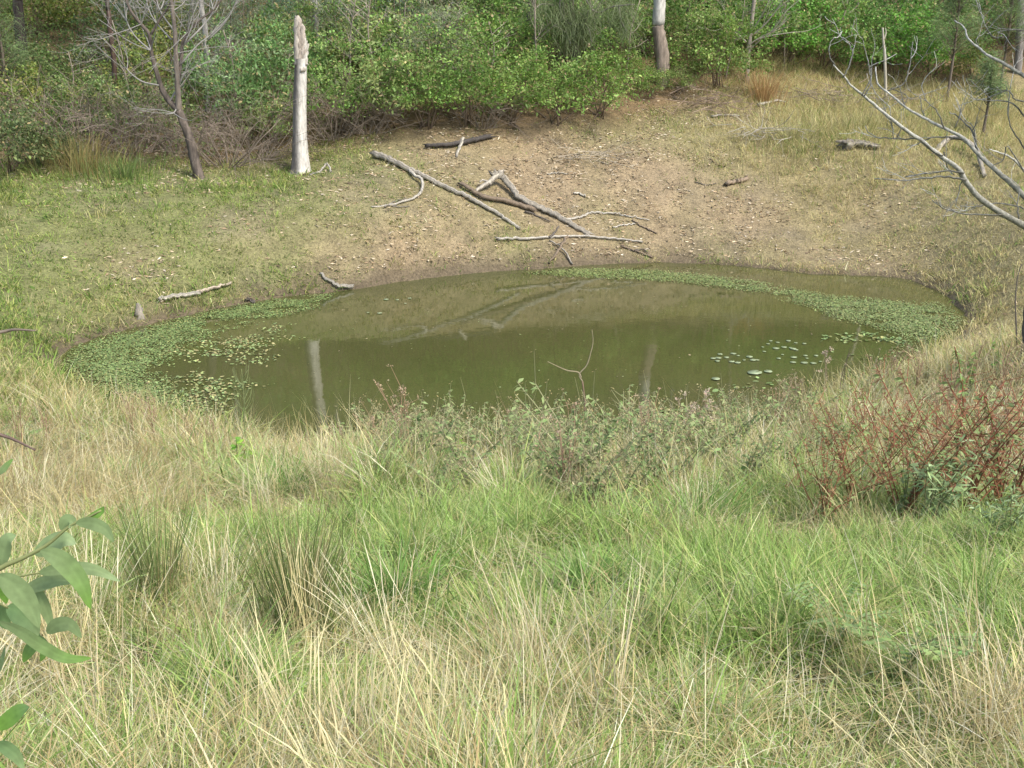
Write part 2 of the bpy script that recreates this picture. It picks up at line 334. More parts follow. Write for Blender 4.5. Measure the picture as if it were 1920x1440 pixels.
TGREEN = np.array([(.18, .275, .055), (.22, .31, .07), (.27, .335, .085), (.12, .20, .04), (.31, .34, .09)])
def tufts(mb, cx, cy, nb, dry, hmul, S, wmul, spread=.10, hbase=.32, ST_=None, GR_=None):
    """clumps of blades that share lean, tint and height"""
    n = len(cx); N = n * nb
    k = np.repeat(np.arange(n), nb)
    r = np.abs(rng.normal(0, 1, N)) * spread; a = rng.uniform(0, 2 * PI, N)
    x = cx[k] + r * np.cos(a); y = cy[k] + r * np.sin(a)
    ok = poly_sd(x, y, SHORED) > -.05
    x, y, k, r, a = x[ok], y[ok], k[ok], r[ok], a[ok]; N = len(x)
    z = height(x, y) - .02
    d = rng.random(N) < dry[k]
    ht = (hbase * (0.7 + .6 * rng.random(n)))[k] * hmul[k] * rng.uniform(.45, 1.25, N)
    ht = np.where(d, ht * rng.uniform(.7, 1.5, N), ht)
    taz = rng.uniform(0, 2 * PI, n)[k]
    az = np.arctan2(np.sin(a) * .6 + np.sin(taz) * .6 + rng.normal(0, .4, N), np.cos(a) * .6 + np.cos(taz) * .6 + rng.normal(0, .4, N))
    lean = np.abs(rng.normal(.25, .28, N)) + rng.random(n)[k] * .55
    bend = np.abs(rng.normal(.95, .6, N)) * np.where(d, .75, 1.15)
    wd = np.where(d, rng.uniform(.0022, .0045, N), rng.uniform(.0035, .0075, N)) * wmul * np.exp(rng.normal(0, .28, N))
    kink = np.where(d & (rng.random(N) < .3), rng.uniform(.7, 2.0, N), 0)
    cs = (STRAW if ST_ is None else ST_)[rng.integers(0, 5, N)]; cg = (GREEN if GR_ is None else GR_)[rng.integers(0, 5, n)][k]
    C = np.where(d[:, None], cs, cg) * np.exp(rng.normal(0, .16, (N, 1))) * np.exp(rng.normal(0, .12, (n, 1)))[k]
    blades(mb, np.stack([x, y, z], 1), ht, az, lean, bend, wd, np.clip(C, 0, .8), S, None, kink)
def thatch(mb, x, y, S, wmul, Lr=(.15, .4)):
    ok = poly_sd(x, y, SHORED) > .05; x, y = x[ok], y[ok]; N = len(x)
    z = height(x, y) + rng.uniform(.0, .14, N)
    C = STRAW[rng.integers(0, 5, N)] * np.exp(rng.normal(-.12, .2, (N, 1)))
    blades(mb, np.stack([x, y, z], 1), rng.uniform(*Lr, N), rng.uniform(0, 2 * PI, N), rng.normal(1.15, .28, N), rng.normal(.25, .3, N), rng.uniform(.002, .0045, N) * wmul, np.clip(C, 0, .8), S)
def samp(n, y0, y1, marg, p=1.0):
    """points in the wedge of ground the camera faces, density ~ 1 / distance**p"""
    u = rng.random(n); q = 2 - p
    yy = (y0 ** q + u * (y1 ** q - y0 ** q)) ** (1 / q)
    xx = rng.uniform(-1, 1, n) * (yy * .52 + marg)
    return xx, yy
def dryness(x, y, base=.34):
    v = base + (fbm(x * .9 + 40, y * .9) - .5) * 1.2 + (fbm(x * 3.3 + 11, y * 3.3, 2) - .5) * .8
    g, d = field(GRNB, x, y), field(DRYB, x, y)
    return np.clip(v - .03 + d * .45 - g * .6, .03, .92)
# near slope under the camera
mb = MB()
x, y = samp(9500, 1.9, 8.2, .9)
def hvar(x, y): return .34 + 1.3 * np.clip(fbm(x * 1.7, y * 1.7 + 50) * 2.6 - .85, 0, 1.3)
tufts(mb, x, y, 30, dryness(x, y), hvar(x, y), 5, .88, .075, .235)
x, y = samp(22000, 1.9, 8.4, 1.0); thatch(mb, x, y, 3, .85, (.1, .3))
N = 7500; x, y = samp(N, 2.2, 9, .8); keep = rng.random(N) < dryness(x, y) ** 1.2 * np.clip(fbm(x * 1.1 + 80, y * 1.1) * 3 - .8, .05, 1); x, y = x[keep], y[keep]; N = len(x)   # long seed stalks
blades(mb, np.stack([x, y, height(x, y)], 1), rng.uniform(.26, .55, N), rng.uniform(0, 2 * PI, N), np.abs(rng.normal(.28, .22, N)), rng.normal(.25, .25, N), rng.uniform(.002, .0036, N), STRAW[rng.integers(0, 5, N)] * np.exp(rng.normal(.05, .12, (N, 1))), 5, [1, .9, .8, .9, .3])
nb = 150; bx, by = samp(nb, 2.3, 8.5, .5); w_ = dryness(bx, by); keep = rng.random(nb) < w_ * 1.3; bx, by = bx[keep], by[keep]; nb = len(bx)   # bunches of long pale stalks
k = np.repeat(np.arange(nb), 34); N = len(k); r = np.abs(rng.normal(0, .07, N)); a = rng.uniform(0, 2 * PI, N); x = bx[k] + r * np.cos(a); y = by[k] + r * np.sin(a)
blades(mb, np.stack([x, y, height(x, y) - .02], 1), rng.uniform(.3, .62, N), rng.uniform(0, 2 * PI, nb)[k] + rng.normal(0, .7, N), np.abs(rng.normal(.22, .14, N)) + rng.random(nb)[k] * .5, rng.normal(.35, .25, N), rng.uniform(.002, .0042, N), (STRAW[[1, 0, 4]][rng.integers(0, 3, nb)][k] * np.exp(rng.normal(.04, .14, (N, 1)))), 5, [1, .85, .7, 1.35, .3])
tag(mb.build("near_grass", M_GRASS), "knee high mixed straw and green grass covering the slope nearest the viewer", "grass", kind="stuff")
# near bank down to the water and right bank
mb = MB()
x, y = samp(5600, 7.6, 14.6, 1.5)
ok = (poly_sd(x, y, SHORED) > 0) ; x, y = x[ok], y[ok]
tufts(mb, x, y, 28, dryness(x, y, .5), hvar(x, y) * .95, 4, 1.5, .12, .30)
x, y = samp(16000, 7.8, 14.5, 1.5); thatch(mb, x, y, 3, 1.6)
N = 5000; x, y = samp(N, 8, 14.5, .8); ok = (poly_sd(x, y, SHORED) > .1) & (rng.random(N) < dryness(x, y)); x, y = x[ok], y[ok]; N = len(x)
blades(mb, np.stack([x, y, height(x, y)], 1), rng.uniform(.35, .62, N), rng.uniform(0, 2 * PI, N), np.abs(rng.normal(.2, .18, N)), rng.normal(.2, .25, N), rng.uniform(.003, .006, N), STRAW[rng.integers(0, 5, N)], 4, [1, .9, 1, .4])
for (u, v, n_, sp, az0, L0) in [(50, 960, 2600, .75, -.35, .55), (150, 930, 900, .5, -.5, .5), (20, 900, 900, .6, -.3, .6), (330, 880, 700, .6, -1.2, .4), (640, 900, 700, .45, -1.5, .42)]:       # swathes of straw laid over by their own weight
    c0 = gp(u, v); x = c0[0] + rng.normal(0, sp, n_); y = c0[1] + rng.normal(0, sp, n_); ok = poly_sd(x, y, SHORED) > .3; x, y = x[ok], y[ok]; n_ = len(x)
    blades(mb, np.stack([x, y, height(x, y) + rng.uniform(0, .1, n_)], 1), rng.uniform(.6, 1.2, n_) * L0, az0 + rng.normal(0, .35, n_), rng.normal(.75, .25, n_), rng.normal(.6, .25, n_), rng.uniform(.003, .0055, n_), STRAW[rng.integers(0, 5, n_)] * [1.04, .98, .95], 5, [1, .9, .8, .8, .3])
tag(mb.build("bank_grass", M_GRASS), "straw coloured grass on the near bank sloping down to the pond edge", "grass", kind="stuff")
# short turf on the far banks
LG = blobs([(250, 380, 3.0, 1), (120, 420, 3, 1), (330, 420, 2.2, .9), (80, 560, 2, .7), (420, 350, 2, .9), (600, 340, 1.5, .6), (1780, 590, 1.2, .9), (1800, 530, 1.2, .6), (700, 360, 1.3, .6), (450, 470, 1, .5), (350, 560, 1.5, .6), (200, 470, 2, .8), (480, 480, 1.2, .5)])
mb = MB()
N = 30000; x, y = samp(N, 13.0, 38, 2.0, .5)
s = poly_sd(x, y, SHORED); B = bare(x, y); ib = behind_bush(x, y)
ok = (s > .02) & (rng.random(N) > B * .72) & (ib < np.where(x > 6, 2.2, .6)); x, y = x[ok], y[ok]
g = field(LG, x, y); dr = np.clip(.43 + .5 * np.clip((x - 2) / 4, 0, 1) + (fbm(x * .9 + 3, y * .9) - .5) * 1.1 - g * .42 + bare(x, y) * .15, .08, .9)
rt = np.clip((x - 4) / 5, 0, 1) * np.clip((y - 26) / 4, 0, 1)     # taller pale grass beyond the far right shore
edge = np.exp(-np.clip(poly_sd(x, y, SHORED), 0, 9) / .5) * .35
hm = .25 + .75 * fbm(x * 1.3, y * 1.3) ** 2 + rt * .7 + edge + np.clip((17 - y) / 3, 0, 1) * .45 - bare(x, y) * .35
tufts(mb, x, y, 16, dr, np.clip(hm, .2, 2), 3, 2.5, .15, .33, TSTRAW, TGREEN)
tag(mb.build("bank_turf", M_GRASS), "short patchy green and straw turf on the far banks around the pond", "grass", kind="stuff")

# leaf litter on the bare slope and under the scrub
mb = MB(); N = 130000; x, y = samp(N, 17, 36, 1.0, .3); s = poly_sd(x, y, SHORED)
p = (bare(x, y) + .35 * (behind_bush(x, y) > -2.5) + .06) * np.clip(fbm(x * 1.9 + 7, y * 1.9, 4) * 4.5 - 1.75, .08, 1)
ok = (s > .25) & (rng.random(N) < p); x, y = x[ok], y[ok]; N = len(x)
pal = np.array([(.42, .33, .21), (.45, .37, .25), (.28, .2, .12), (.15, .11, .07), (.50, .43, .32), (.34, .24, .14)])
leaves(mb, np.stack([x, y, height(x, y) + .012], 1), unit(np.stack([rng.normal(0, 1, N), rng.normal(0, 1, N), rng.normal(0, .12, N)], 1)), rng.uniform(.05, .15, N), rng.uniform(.018, .045, N), rng.normal(0, .1, N), pal[rng.integers(0, 6, N)] * np.exp(rng.normal(0, .2, (N, 1))), 3)
tag(mb.build("leaf_litter", M_LITTER), "fallen brown and pale gum leaves scattered over the bare slope", "leaf litter", kind="stuff")

# ------------------------------------------------------------------ floating weed
def wpoly(px): return np.array([on0(*p) for p in px])
def weed_mat(name, label, px, n, size, cols, soft, thr=.32):
    P = wpoly(px); lo, hi = P.min(0), P.max(0)
    x = rng.uniform(lo[0], hi[0], n * 4); y = rng.uniform(lo[1], hi[1], n * 4); d = -poly_sd(x, y, P)
    pr = np.clip(d / soft, 0, 1) * np.clip((fbm(x * 1.6 + 5, y * 2.2, 4) - thr) * 4.2, .0, 1)
    ok = rng.random(n * 4) < pr; x, y = x[ok][:n], y[ok][:n]; N = len(x); m = MB()
    z = np.maximum(height(x, y), 0) + rng.uniform(.006, .03, N)
    az = rng.uniform(0, 2 * PI, N); D = unit(np.stack([np.cos(az), np.sin(az), rng.normal(.04, .13, N)], 1))
    leaves(m, np.stack([x, y, z], 1), D, rng.uniform(.45, 1.5, N) * size, rng.uniform(.45, .8, N) * size, rng.normal(.1, .1, N), np.asarray(cols)[rng.integers(0, len(cols), N)] * np.exp(rng.normal(0, .2, (N, 1))), 4, unit(rng.normal(0, .25, (N, 3)) + [0, 0, 1.0]), [.4, 1, .9, .3])
    tag(m.build(name, M_PAD), label, "floating weed", kind="stuff")
WG = [(.155, .23, .068), (.19, .265, .085), (.125, .175, .05), (.23, .285, .10), (.22, .22, .075)]
weed_mat("floating_weed", "dense green floating weed filling the narrow western end of the pond", [(105, 690), (125, 655), (200, 628), (300, 603), (430, 574), (560, 553), (640, 548), (600, 580), (480, 610), (380, 640), (330, 670), (330, 715), (400, 770), (440, 810), (300, 785), (200, 752), (140, 722)], 42000, .031, WG, .8, .3)
weed_mat("floating_weed", "sparse yellowish floating weed trailing from the western mat over open water", [(300, 650), (560, 590), (590, 620), (540, 660), (520, 720), (420, 790), (330, 780), (260, 740)], 1500, .048, [(.25, .29, .1), (.2, .27, .1), (.34, .3, .13)], .7, .42)
weed_mat("floating_weed", "long green band of floating weed along the far eastern shore", [(960, 512), (1080, 502), (1250, 505), (1420, 526), (1560, 553), (1690, 562), (1765, 566), (1815, 595), (1795, 630), (1740, 650), (1660, 625), (1560, 600), (1500, 575), (1400, 548), (1250, 530), (1080, 522)], 60000, .032, [(.17, .235, .068), (.21, .27, .088), (.13, .18, .05), (.24, .275, .10), (.22, .21, .075)], .7, .25)
weed_mat("floating_weed", "thin scattered floating weed off the near eastern shore", [(1520, 630), (1640, 620), (1720, 640), (1720, 660), (1640, 680), (1540, 660)], 500, .07, WG, .5, .4)
weed_mat("floating_weed", "rim of small floating leaves along the near edge of the pond", [(560, 780), (700, 795), (900, 790), (1100, 770), (1300, 745), (1420, 705), (1470, 720), (1400, 770), (1200, 830), (900, 848), (640, 845)], 1500, .08, WG, .6, .45)

weed_mat("floating_debris", "tiny leaves and specks drifting on the open water of the pond", [(330, 660), (620, 570), (900, 530), (1200, 540), (1500, 590), (1650, 650), (1400, 730), (1000, 800), (600, 800), (400, 760)], 130, .03, [(.22, .23, .1), (.2, .16, .09), (.18, .22, .09)], .5, .3)
# lily pads, each its own thing
def pad_mesh():
    m = MB(); n = 18; th = np.linspace(.18, 2 * PI - .18, n); V = [np.array([0, 0, 0.0])] * n
    rim = np.stack([np.cos(th), np.sin(th), np.full(n, .02) + rng.normal(0, .02, n)], 1); top = np.concatenate([np.array(V), rim * [1, .9, 1], rim * [1, .9, 1] - [0, 0, .04]])
    i = np.arange(n - 1); m.add(top, np.concatenate([np.stack([i, n + i, n + i + 1, i + 1], 1), np.stack([n + i, 2 * n + i, 2 * n + i + 1, n + i + 1], 1)]), (.26, .31, .17)); return m
pads = []
for (u, v) in [(1350, 665), (1347, 672), (1375, 664), (1384, 668), (1405, 670), (1412, 676), (1345, 678), (1362, 671), (1395, 676), (1420, 676), (1372, 679), (1383, 681), (1337, 673), (1430, 652), (1445, 640), (1455, 654), (1458, 643), (1478, 640), (1492, 644), (1470, 652), (1487, 655), (1508, 645), (1433, 660), (1493, 657), (1467, 666), (1460, 673), (1488, 671), (1510, 668), (1487, 680), (1508, 681), (1525, 682), (1513, 673), (1530, 668), (1538, 679), (1440, 646), (1482, 653),
               (724, 562), (745, 563), (768, 560), (690, 587), (712, 588), (760, 570)]: pads.append((u, v, .055))
big = [(1415, 700, .12, "widest pale lily pad lying on open water near the eastern bank"), (1440, 698, .07, "lily pad touching the tip of the widest pad near the eastern bank"), (1342, 712, .07, "lone pale lily pad close to the near bank, west of the widest pad")]
pm = None
for k, (u, v, r) in enumerate(pads):
    if pm is None: pm = pad_mesh().build("lily_pad", M_PAD); o = pm
    else: o = pm.copy(); COL.objects.link(o)
    q = on0(u, v); o.location = (q[0], q[1], .012 + .0005 * (k % 7)); s = r * random.uniform(.5, 1.1); o.scale = (s, s, s); o.rotation_euler = (0, 0, random.uniform(0, 6.28))
    if v < 600: tag(o, "tiny lily pad in the loose cluster near the reflection of the fallen logs", "lily pad", "lily pads by the log reflection")
    else: tag(o, "small pale lily pad in the loose cluster floating off the eastern bank", "lily pad", "lily pads off the eastern bank")
for (u, v, r, lb) in big:
    o = pm.copy(); COL.objects.link(o); q = on0(u, v); o.location = (q[0], q[1], .02); o.scale = (r, r, r); o.rotation_euler = (0, 0, random.uniform(0, 6.28)); tag(o, lb, "lily pad")
    if "group" in o: del o["group"]

# ------------------------------------------------------------------ dead wood on the bank
GREY, PALE, DARK, BRN = (.27, .24, .19), (.36, .33, .27), (.10, .085, .07), (.19, .145, .10)
def gpath(px, lift): return np.array([gp(u, v) + [0, 0, l] for (u, v), l in zip(px, lift if hasattr(lift, '__len__') else [lift] * len(px))])
def log(name, label, cat, px, r0, r1, col, lift=None, parts=(), n=14, rough=.055, col2=None, jit=.012, mat=None):
    r0 *= .84; r1 *= .84
    P = gpath(px, (lift if lift is not None else r0 * .55)); base = P[0].copy(); base[2] -= r0
    m = MB(); tube(m, P, r0, r1, col, n, 7, rough, jit, col2, jag=1.3, streak=.28)
    o = tag(m.build(name, mat or M_DEAD, None, base), label, cat)
    for (pn, ppx, a, b_, pc, pl) in parts:
        q = MB(); tube(q, gpath(ppx, pl), a * .84, b_ * .84, pc, 9, 5, rough, jit * .6, jag=1.3, streak=.25); c_ = q.build(pn, mat or M_DEAD, o, base)
    return o
log("fallen_log", "longest fallen grey log slanting down the bare slope with a curved side branch", "log", [(703, 296), (730, 307), (762, 323), (800, 340), (830, 355), (870, 372), (905, 392), (940, 411), (972, 431)], .092, .042, GREY, [.1, .1, .09, .08, .08, .07, .07, .06, .05],
    [("branch", [(768, 327), (778, 338), (790, 348), (792, 366), (775, 378), (740, 386), (697, 391)], .055, .022, PALE, [.08, .12, .13, .12, .06, .04, .03]), ("twig", [(722, 391), (740, 381), (762, 376)], .018, .008, GREY, .03), ("twig", [(730, 389), (750, 392), (768, 390)], .018, .008, GREY, .03)], col2=PALE)
log("forked_log", "heavy forked grey log with a raised hooked end lying beside the longest log", "log", [(1103, 443), (1075, 428), (1045, 412), (1010, 397), (975, 380), (955, 364), (940, 352), (928, 351)], .065, .098, GREY, [.03, .06, .08, .1, .14, .2, .27, .3],
    [("branch", [(866, 356), (885, 365), (910, 378), (945, 384), (975, 392), (1000, 400)], .055, .075, BRN, [.12, .1, .1, .1, .09, .08]), ("stub", [(935, 351), (918, 358), (900, 365), (893, 367)], .09, .045, GREY, [.3, .2, .13, .1]), ("stub", [(920, 360), (905, 355), (900, 357)], .04, .02, GREY, [.2, .2, .2]),
     ("twig", [(985, 402), (1005, 408), (1030, 418)], .03, .02, DARK, .04)])
log("thin_pole", "long thin straight grey pole lying level just above the far water edge", "stick", [(935, 454), (990, 453), (1040, 449), (1090, 449), (1150, 453), (1203, 457)], .042, .025, PALE, .05, [("stub", [(1030, 449), (1040, 445), (1047, 442)], .035, .02, DARK, [.05, .1, .18])])
log("crossed_stick", "pale stick of the crossed pair, leaning from the grey pole down to the shore", "stick", [(1030, 498), (1047, 480), (1062, 464)], .028, .04, BRN, [.03, .15, .2])
log("crossed_stick", "grey stick of the crossed pair, passing under its partner toward the shore", "stick", [(1033, 458), (1055, 476), (1072, 497)], .025, .03, GREY, [.05, .1, .03])
log("curved_stick", "pale curved stick bowed upward to the east of the forked log", "stick", [(1062, 417), (1090, 411), (1110, 404), (1140, 403), (1163, 405), (1190, 411), (1217, 416)], .04, .014, PALE, .04)
log("short_stick", "short pale stick below the end of the curved stick", "stick", [(1150, 429), (1168, 424), (1190, 422)], .022, .02, PALE, .03)
log("short_stick", "short brown stick slanting below the thin end of the curved stick", "stick", [(1186, 417), (1205, 429), (1230, 440)], .02, .022, BRN, .03)
log("dark_stick", "dark forked stick lying at the waterline under the east end of the pole", "stick", [(1165, 466), (1190, 474), (1222, 487)], .025, .03, BRN, .03, [("twig", [(1190, 474), (1205, 472), (1215, 478)], .02, .012, DARK, .04)])
log("short_log", "short dark bark covered log alone on the litter of the open slope", "log", [(1363, 351), (1380, 346), (1396, 341)], .075, .07, BRN, .06)
log("dark_twig", "thin dark twig on the litter just west of the short dark log", "twig", [(1305, 345), (1325, 348), (1342, 347)], .02, .012, DARK, .02)
log("charred_log", "charred dark log under the shrubs with a pale forked stub", "log", [(800, 280), (830, 279), (860, 276), (890, 271), (916, 264)], .06, .08, (.075, .066, .058), .09, [("stub", [(868, 274), (862, 283), (856, 296)], .055, .04, PALE, [.16, .1, .03])])
log("grey_log", "broken grey log half sunk in grass above the western shore", "log", [(300, 571), (335, 562), (372, 556)], .05, .05, PALE, .06)
log("grey_log", "thin weathered log end continuing uphill from the broken grey log", "log", [(376, 553), (400, 546), (432, 537)], .05, .03, (.36, .3, .22), .06)
log("shore_stick", "pale dead branch end poking over the western waterline from the bank", "stick", [(602, 522), (618, 533), (638, 545), (658, 549)], .03, .05, PALE, [.05, .07, .08, .04])
log("dark_stick", "little dark stick at the weedy western shoreline", "stick", [(462, 565), (470, 570), (480, 576)], .03, .04, DARK, .03)
log("arched_log", "brown arched dead limb rising from the grass behind the bare branched tree", "log", [(1752, 290), (1770, 283), (1795, 282), (1820, 292), (1836, 310), (1846, 332)], .09, .06, GREY, [.0, .25, .34, .28, .15, .03])
log("broken_log", "grey lichen covered log fragment lying in pale grass on the upper eastern bank", "log", [(1585, 281), (1605, 277), (1642, 281)], .15, .07, GREY, .1, rough=.18)
log("bent_stick", "small bent pale stick at the foot of the tall pale stump", "stick", [(583, 329), (600, 326), (612, 318), (621, 324)], .03, .025, PALE, [.02, .05, .14, .03])
log("fallen_branch", "pale fallen branch lying in front of the brush pile on the eastern slope edge", "stick", [(1335, 222), (1360, 220), (1385, 221)], .035, .02, PALE, .05)
log("fallen_branch", "bleached fallen branch among twigs under the dead sapling", "stick", [(1425, 201), (1455, 195), (1470, 197)], .06, .03, PALE, .08)
log("fallen_branch", "thin pale branch on the litter below the wattle slope, north of the forked log", "stick", [(1028, 329), (1045, 328), (1062, 330)], .02, .015, PALE, .03)
log("fallen_branch", "short whitish branch alone on the litter above the curved stick", "stick", [(1077, 366), (1088, 369), (1097, 373)], .03, .025, PALE, .04)
p = gp(262, 598); m = MB(); tube(m, [p - [0, 0, .05], p + [.02, 0, .08], p + [0, .02, .2], p + [-.02, .03, .27]], .1, .03, GREY, 9, 3, .2); tag(m.build("root_stub", M_DEAD, None, p), "small weathered grey root stub standing on the western shore", "stump")

# ------------------------------------------------------------------ tall pale stump
def stump():
    b0 = at(563, 322, 26.5); b0[2] = hz(b0[0], b0[1]); t = thing("tall_stump", "tall bleached dead trunk standing broken off at the edge of the scrub", "dead tree", b0)
    m = MB(); D = 26.5; pts = [at(u, v, D) for u, v in [(565, 328), (564, 318), (563, 290), (562, 250), (562, 200), (563, 150), (564, 110)]]
    n = 22; th = np.linspace(0, 2 * PI, n, endpoint=False); V = []; C = []; rad = [.30, .23, .19, .165, .155, .145, .14]
    P = smooth_path(pts, 8); R = np.interp(np.linspace(0, 1, len(P)), np.linspace(0, 1, 7), rad)
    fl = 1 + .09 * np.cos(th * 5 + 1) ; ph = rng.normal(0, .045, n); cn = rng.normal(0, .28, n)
    for k, (pp, r) in enumerate(zip(P, R)):
        f = k / (len(P) - 1); g = 1 + (fl - 1) * (2.4 * (1 - f) ** 6 + .35) + ph + rng.normal(0, .008, n)
        V.append(pp + np.stack([np.cos(th), np.sin(th), 0 * th], 1) * (r * g)[:, None])
        lft = np.clip(-np.cos(th - .2) * 2.0 + .05 + cn, 0, 1)[:, None]           # coloured darker grey brown down the western side
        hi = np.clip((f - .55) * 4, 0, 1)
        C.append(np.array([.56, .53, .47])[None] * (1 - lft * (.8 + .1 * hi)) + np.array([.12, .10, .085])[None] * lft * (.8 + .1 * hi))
    V = np.array(V); m_ = len(V); i = np.arange(m_ - 1)[:, None] * n; j = np.arange(n)[None]; j2 = (j + 1) % n
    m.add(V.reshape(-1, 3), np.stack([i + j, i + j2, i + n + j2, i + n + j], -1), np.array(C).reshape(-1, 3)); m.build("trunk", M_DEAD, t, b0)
    m = MB()                                       # splintered top: shards of unequal height around the broken rim
    for (u0, u1, vt, rr, rt, cc) in [(559, 557, 30, .105, .07, (.42, .37, .31)), (567, 566, 44, .095, .06, (.36, .31, .26)), (572, 571, 62, .07, .035, (.5, .46, .4)), (556, 554, 84, .06, .03, (.3, .25, .2)), (563, 561, 36, .10, .06, (.33, .28, .23)), (569, 570, 56, .06, .02, (.45, .4, .34))]:
        tube(m, [at(u0, 122, D), at(u0 + .3, (122 + vt) / 2 + 8, D), at(u1, vt + 10, D), at(u1 - .5, vt, D)], [rr, rr * .95, rt, rt * .55], 0, cc, 9, 5, .14, .006)
    m.build("broken_top", M_DEAD, t, b0)
    m = MB(); tube(m, [at(569, 105, D), at(575, 92, D), at(579, 82, D)], .06, .02, (.45, .41, .35), 7, 3, .15); m.build("branch_stub", M_DEAD, t, b0)
    m = MB(); tube(m, [at(567, 108, D), at(573, 88, D), at(575, 76, D)], .05, .02, (.45, .41, .35), 7, 3, .15); m.build("branch_stub", M_DEAD, t, b0)
    m = MB(); tube(m, [at(565, 131, D) - [0, .12, 0], at(572, 130, D) - [0, .1, 0], at(574, 127, D) - [0, .1, 0]], .06, .035, (.4, .36, .3), 7, 3, .15); m.build("knot", M_DEAD, t, b0)
stump()

# ------------------------------------------------------------------ branching helper
def twigs(mb, p0, d0, L, r, depth, col, spread=.6, up=.15, n=4, kids=(2, 4), curl=.25, ratio=.62, minr=.002):
    d0 = np.asarray(d0, float); d0 = d0 / np.linalg.norm(d0); pts = [np.asarray(p0, float)]; d = d0.copy()
    for k in range(4):
        d = d + rng.normal(0, curl * .5, 3) + np.array([0, 0, up * .35]); d /= np.linalg.norm(d); pts.append(pts[-1] + d * L / 4)
    r1 = max(r * .45, minr); tube(mb, pts, r, r1, col, n, 2, 0, cap=False)
    if depth <= 0: return
    for _ in range(random.randint(*kids)):
        f = random.uniform(.3, 1.0); k = min(int(f * 4), 3); q = pts[k] + (pts[k + 1] - pts[k]) * (f * 4 - k)
        dd = unit(pts[k + 1] - pts[k]) + rng.normal(0, spread, 3)
        twigs(mb, q, dd, L * ratio * random.uniform(.7, 1.2), max((r + (r1 - r) * f) * .65, minr), depth - 1, col, spread, up, max(n - 1, 3), kids, curl, ratio, minr)
def P2(pxs, Y, dy=0):
    return [at(u, v, Y + dy * k / max(len(pxs) - 1, 1)) for k, (u, v) in enumerate(pxs)]

# bare twiggy tree on the western edge of the scrub
D = 25.2; b0 = gp(374, 334); D = b0[1]
t = thing("bare_tree", "leaning bare twiggy tree with dark forked trunk, west of the tall pale stump", "tree", b0)
TB = (.13, .105, .085); TG = (.27, .255, .23)
m = MB(); tube(m, P2([(376, 345), (372, 325), (364, 295), (356, 262), (346, 235), (335, 207)], D), .13, .085, TB, 10, 5, .08, .004); m.build("trunk", M_BARK, t, b0)
for px, r0, r1, c1 in [([(335, 207), (318, 190), (303, 165), (292, 130), (283, 95), (280, 65), (264, 45), (242, 15), (232, -25), (215, -80)], .075, .02, TB),
                   ([(335, 207), (335, 190), (333, 155), (330, 110), (328, 60), (323, 15), (318, -40), (322, -110)], .075, .025, (.2, .165, .135)),
                   ([(333, 150), (340, 110), (342, 82), (352, 62), (376, 36), (400, 18), (430, -20)], .05, .015, TB), ([(283, 65), (300, 35), (318, 8), (325, -30)], .035, .012, TB)]:
    m = MB(); P = P2(px, D, random.uniform(-.5, .5)); tube(m, P, r0, r1, c1, 8, 4, .06); m.build("limb", M_BARK, t, b0)
m = MB()
for px in [[(298, 160), (265, 152), (238, 130), (222, 105), (226, 78)], [(322, 75), (295, 45), (280, 20), (270, -20)], [(345, 85), (362, 40), (358, -10)], [(350, 80), (395, 30), (412, -20)], [(328, 60), (300, 20), (290, -20)], [(333, 200), (325, 212), (310, 214)],
           [(390, 75), (420, 45), (440, 10), (450, -20)], [(340, 120), (370, 85), (395, 65), (430, 30)], [(283, 95), (255, 70), (238, 40), (232, 0)]]:
    P = P2(px, D, random.uniform(-.8, .8)); tube(m, P, .022, .006, TG, 5, 4)
    for q in range(3): twigs(m, P[len(P) // 2], P[-1] - P[0] + rng.normal(0, .5, 3), .9, .01, 2, TG, .6, .1)
for (u, v) in [(283, 95), (265, 45), (330, 100), (325, 20), (352, 60), (400, 18), (318, 190), (310, 8), (340, 140)]:
    for q in range(3): twigs(m, at(u, v, D), rng.normal(0, 1, 3) + [0, 0, .9], 1.3, .013, 3, TG, .55, .12)
m.build("twigs", M_TWIG, t, b0)

# big bare branched tree at the eastern edge of the view
D = 12.6; b0 = place(1934, D)
t = thing("lichen_tree", "bare tree with lichen spotted limbs reaching over the eastern bank", "tree", b0)
LB, LW = (.24, .23, .18), (.50, .49, .44)
def pt(u, v, d=0): return at(u, v, D + d)
m = MB(); tube(m, [b0 - [0, 0, .1]] + [pt(u, v) for u, v in [(1935, 600), (1944, 520), (1946, 430), (1954, 330), (1952, 230), (1948, 140), (1950, 20), (1960, -150), (1975, -300)]], [.11, .10, .095, .09, .085, .08, .07, .06, .05, .03], 0, (.13, .115, .10), 12, 6, .06); m.build("trunk", M_LICHEN, t, b0)
limbs = [([(1928, 428), (1905, 415), (1870, 395), (1835, 370), (1810, 340), (1795, 315), (1760, 290), (1725, 262), (1690, 238), (1655, 210), (1620, 180), (1595, 160), (1580, 140), (1563, 122)], .042, .006, -1.0),
         ([(1936, 385), (1905, 352), (1880, 330), (1855, 308), (1835, 290), (1810, 262), (1780, 245), (1740, 225), (1700, 202), (1668, 175), (1646, 157), (1642, 125)], .031, .006, .6),
         ([(1932, 150), (1908, 135), (1880, 118), (1855, 105), (1838, 92), (1815, 72), (1808, 52), (1790, 38)], .023, .005, .5),
         ([(1936, 340), (1918, 318), (1895, 295), (1870, 285), (1855, 280)], .018, .005, -.4)]
for px, r0, r1, dy in limbs:
    m = MB(); P = [pt(u, v, dy * k / (len(px) - 1)) for k, (u, v) in enumerate(px)]; tube(m, P, r0, r1, LB, 9, 4, .08, .002, LW); m.build("limb", M_LICHEN, t, b0)
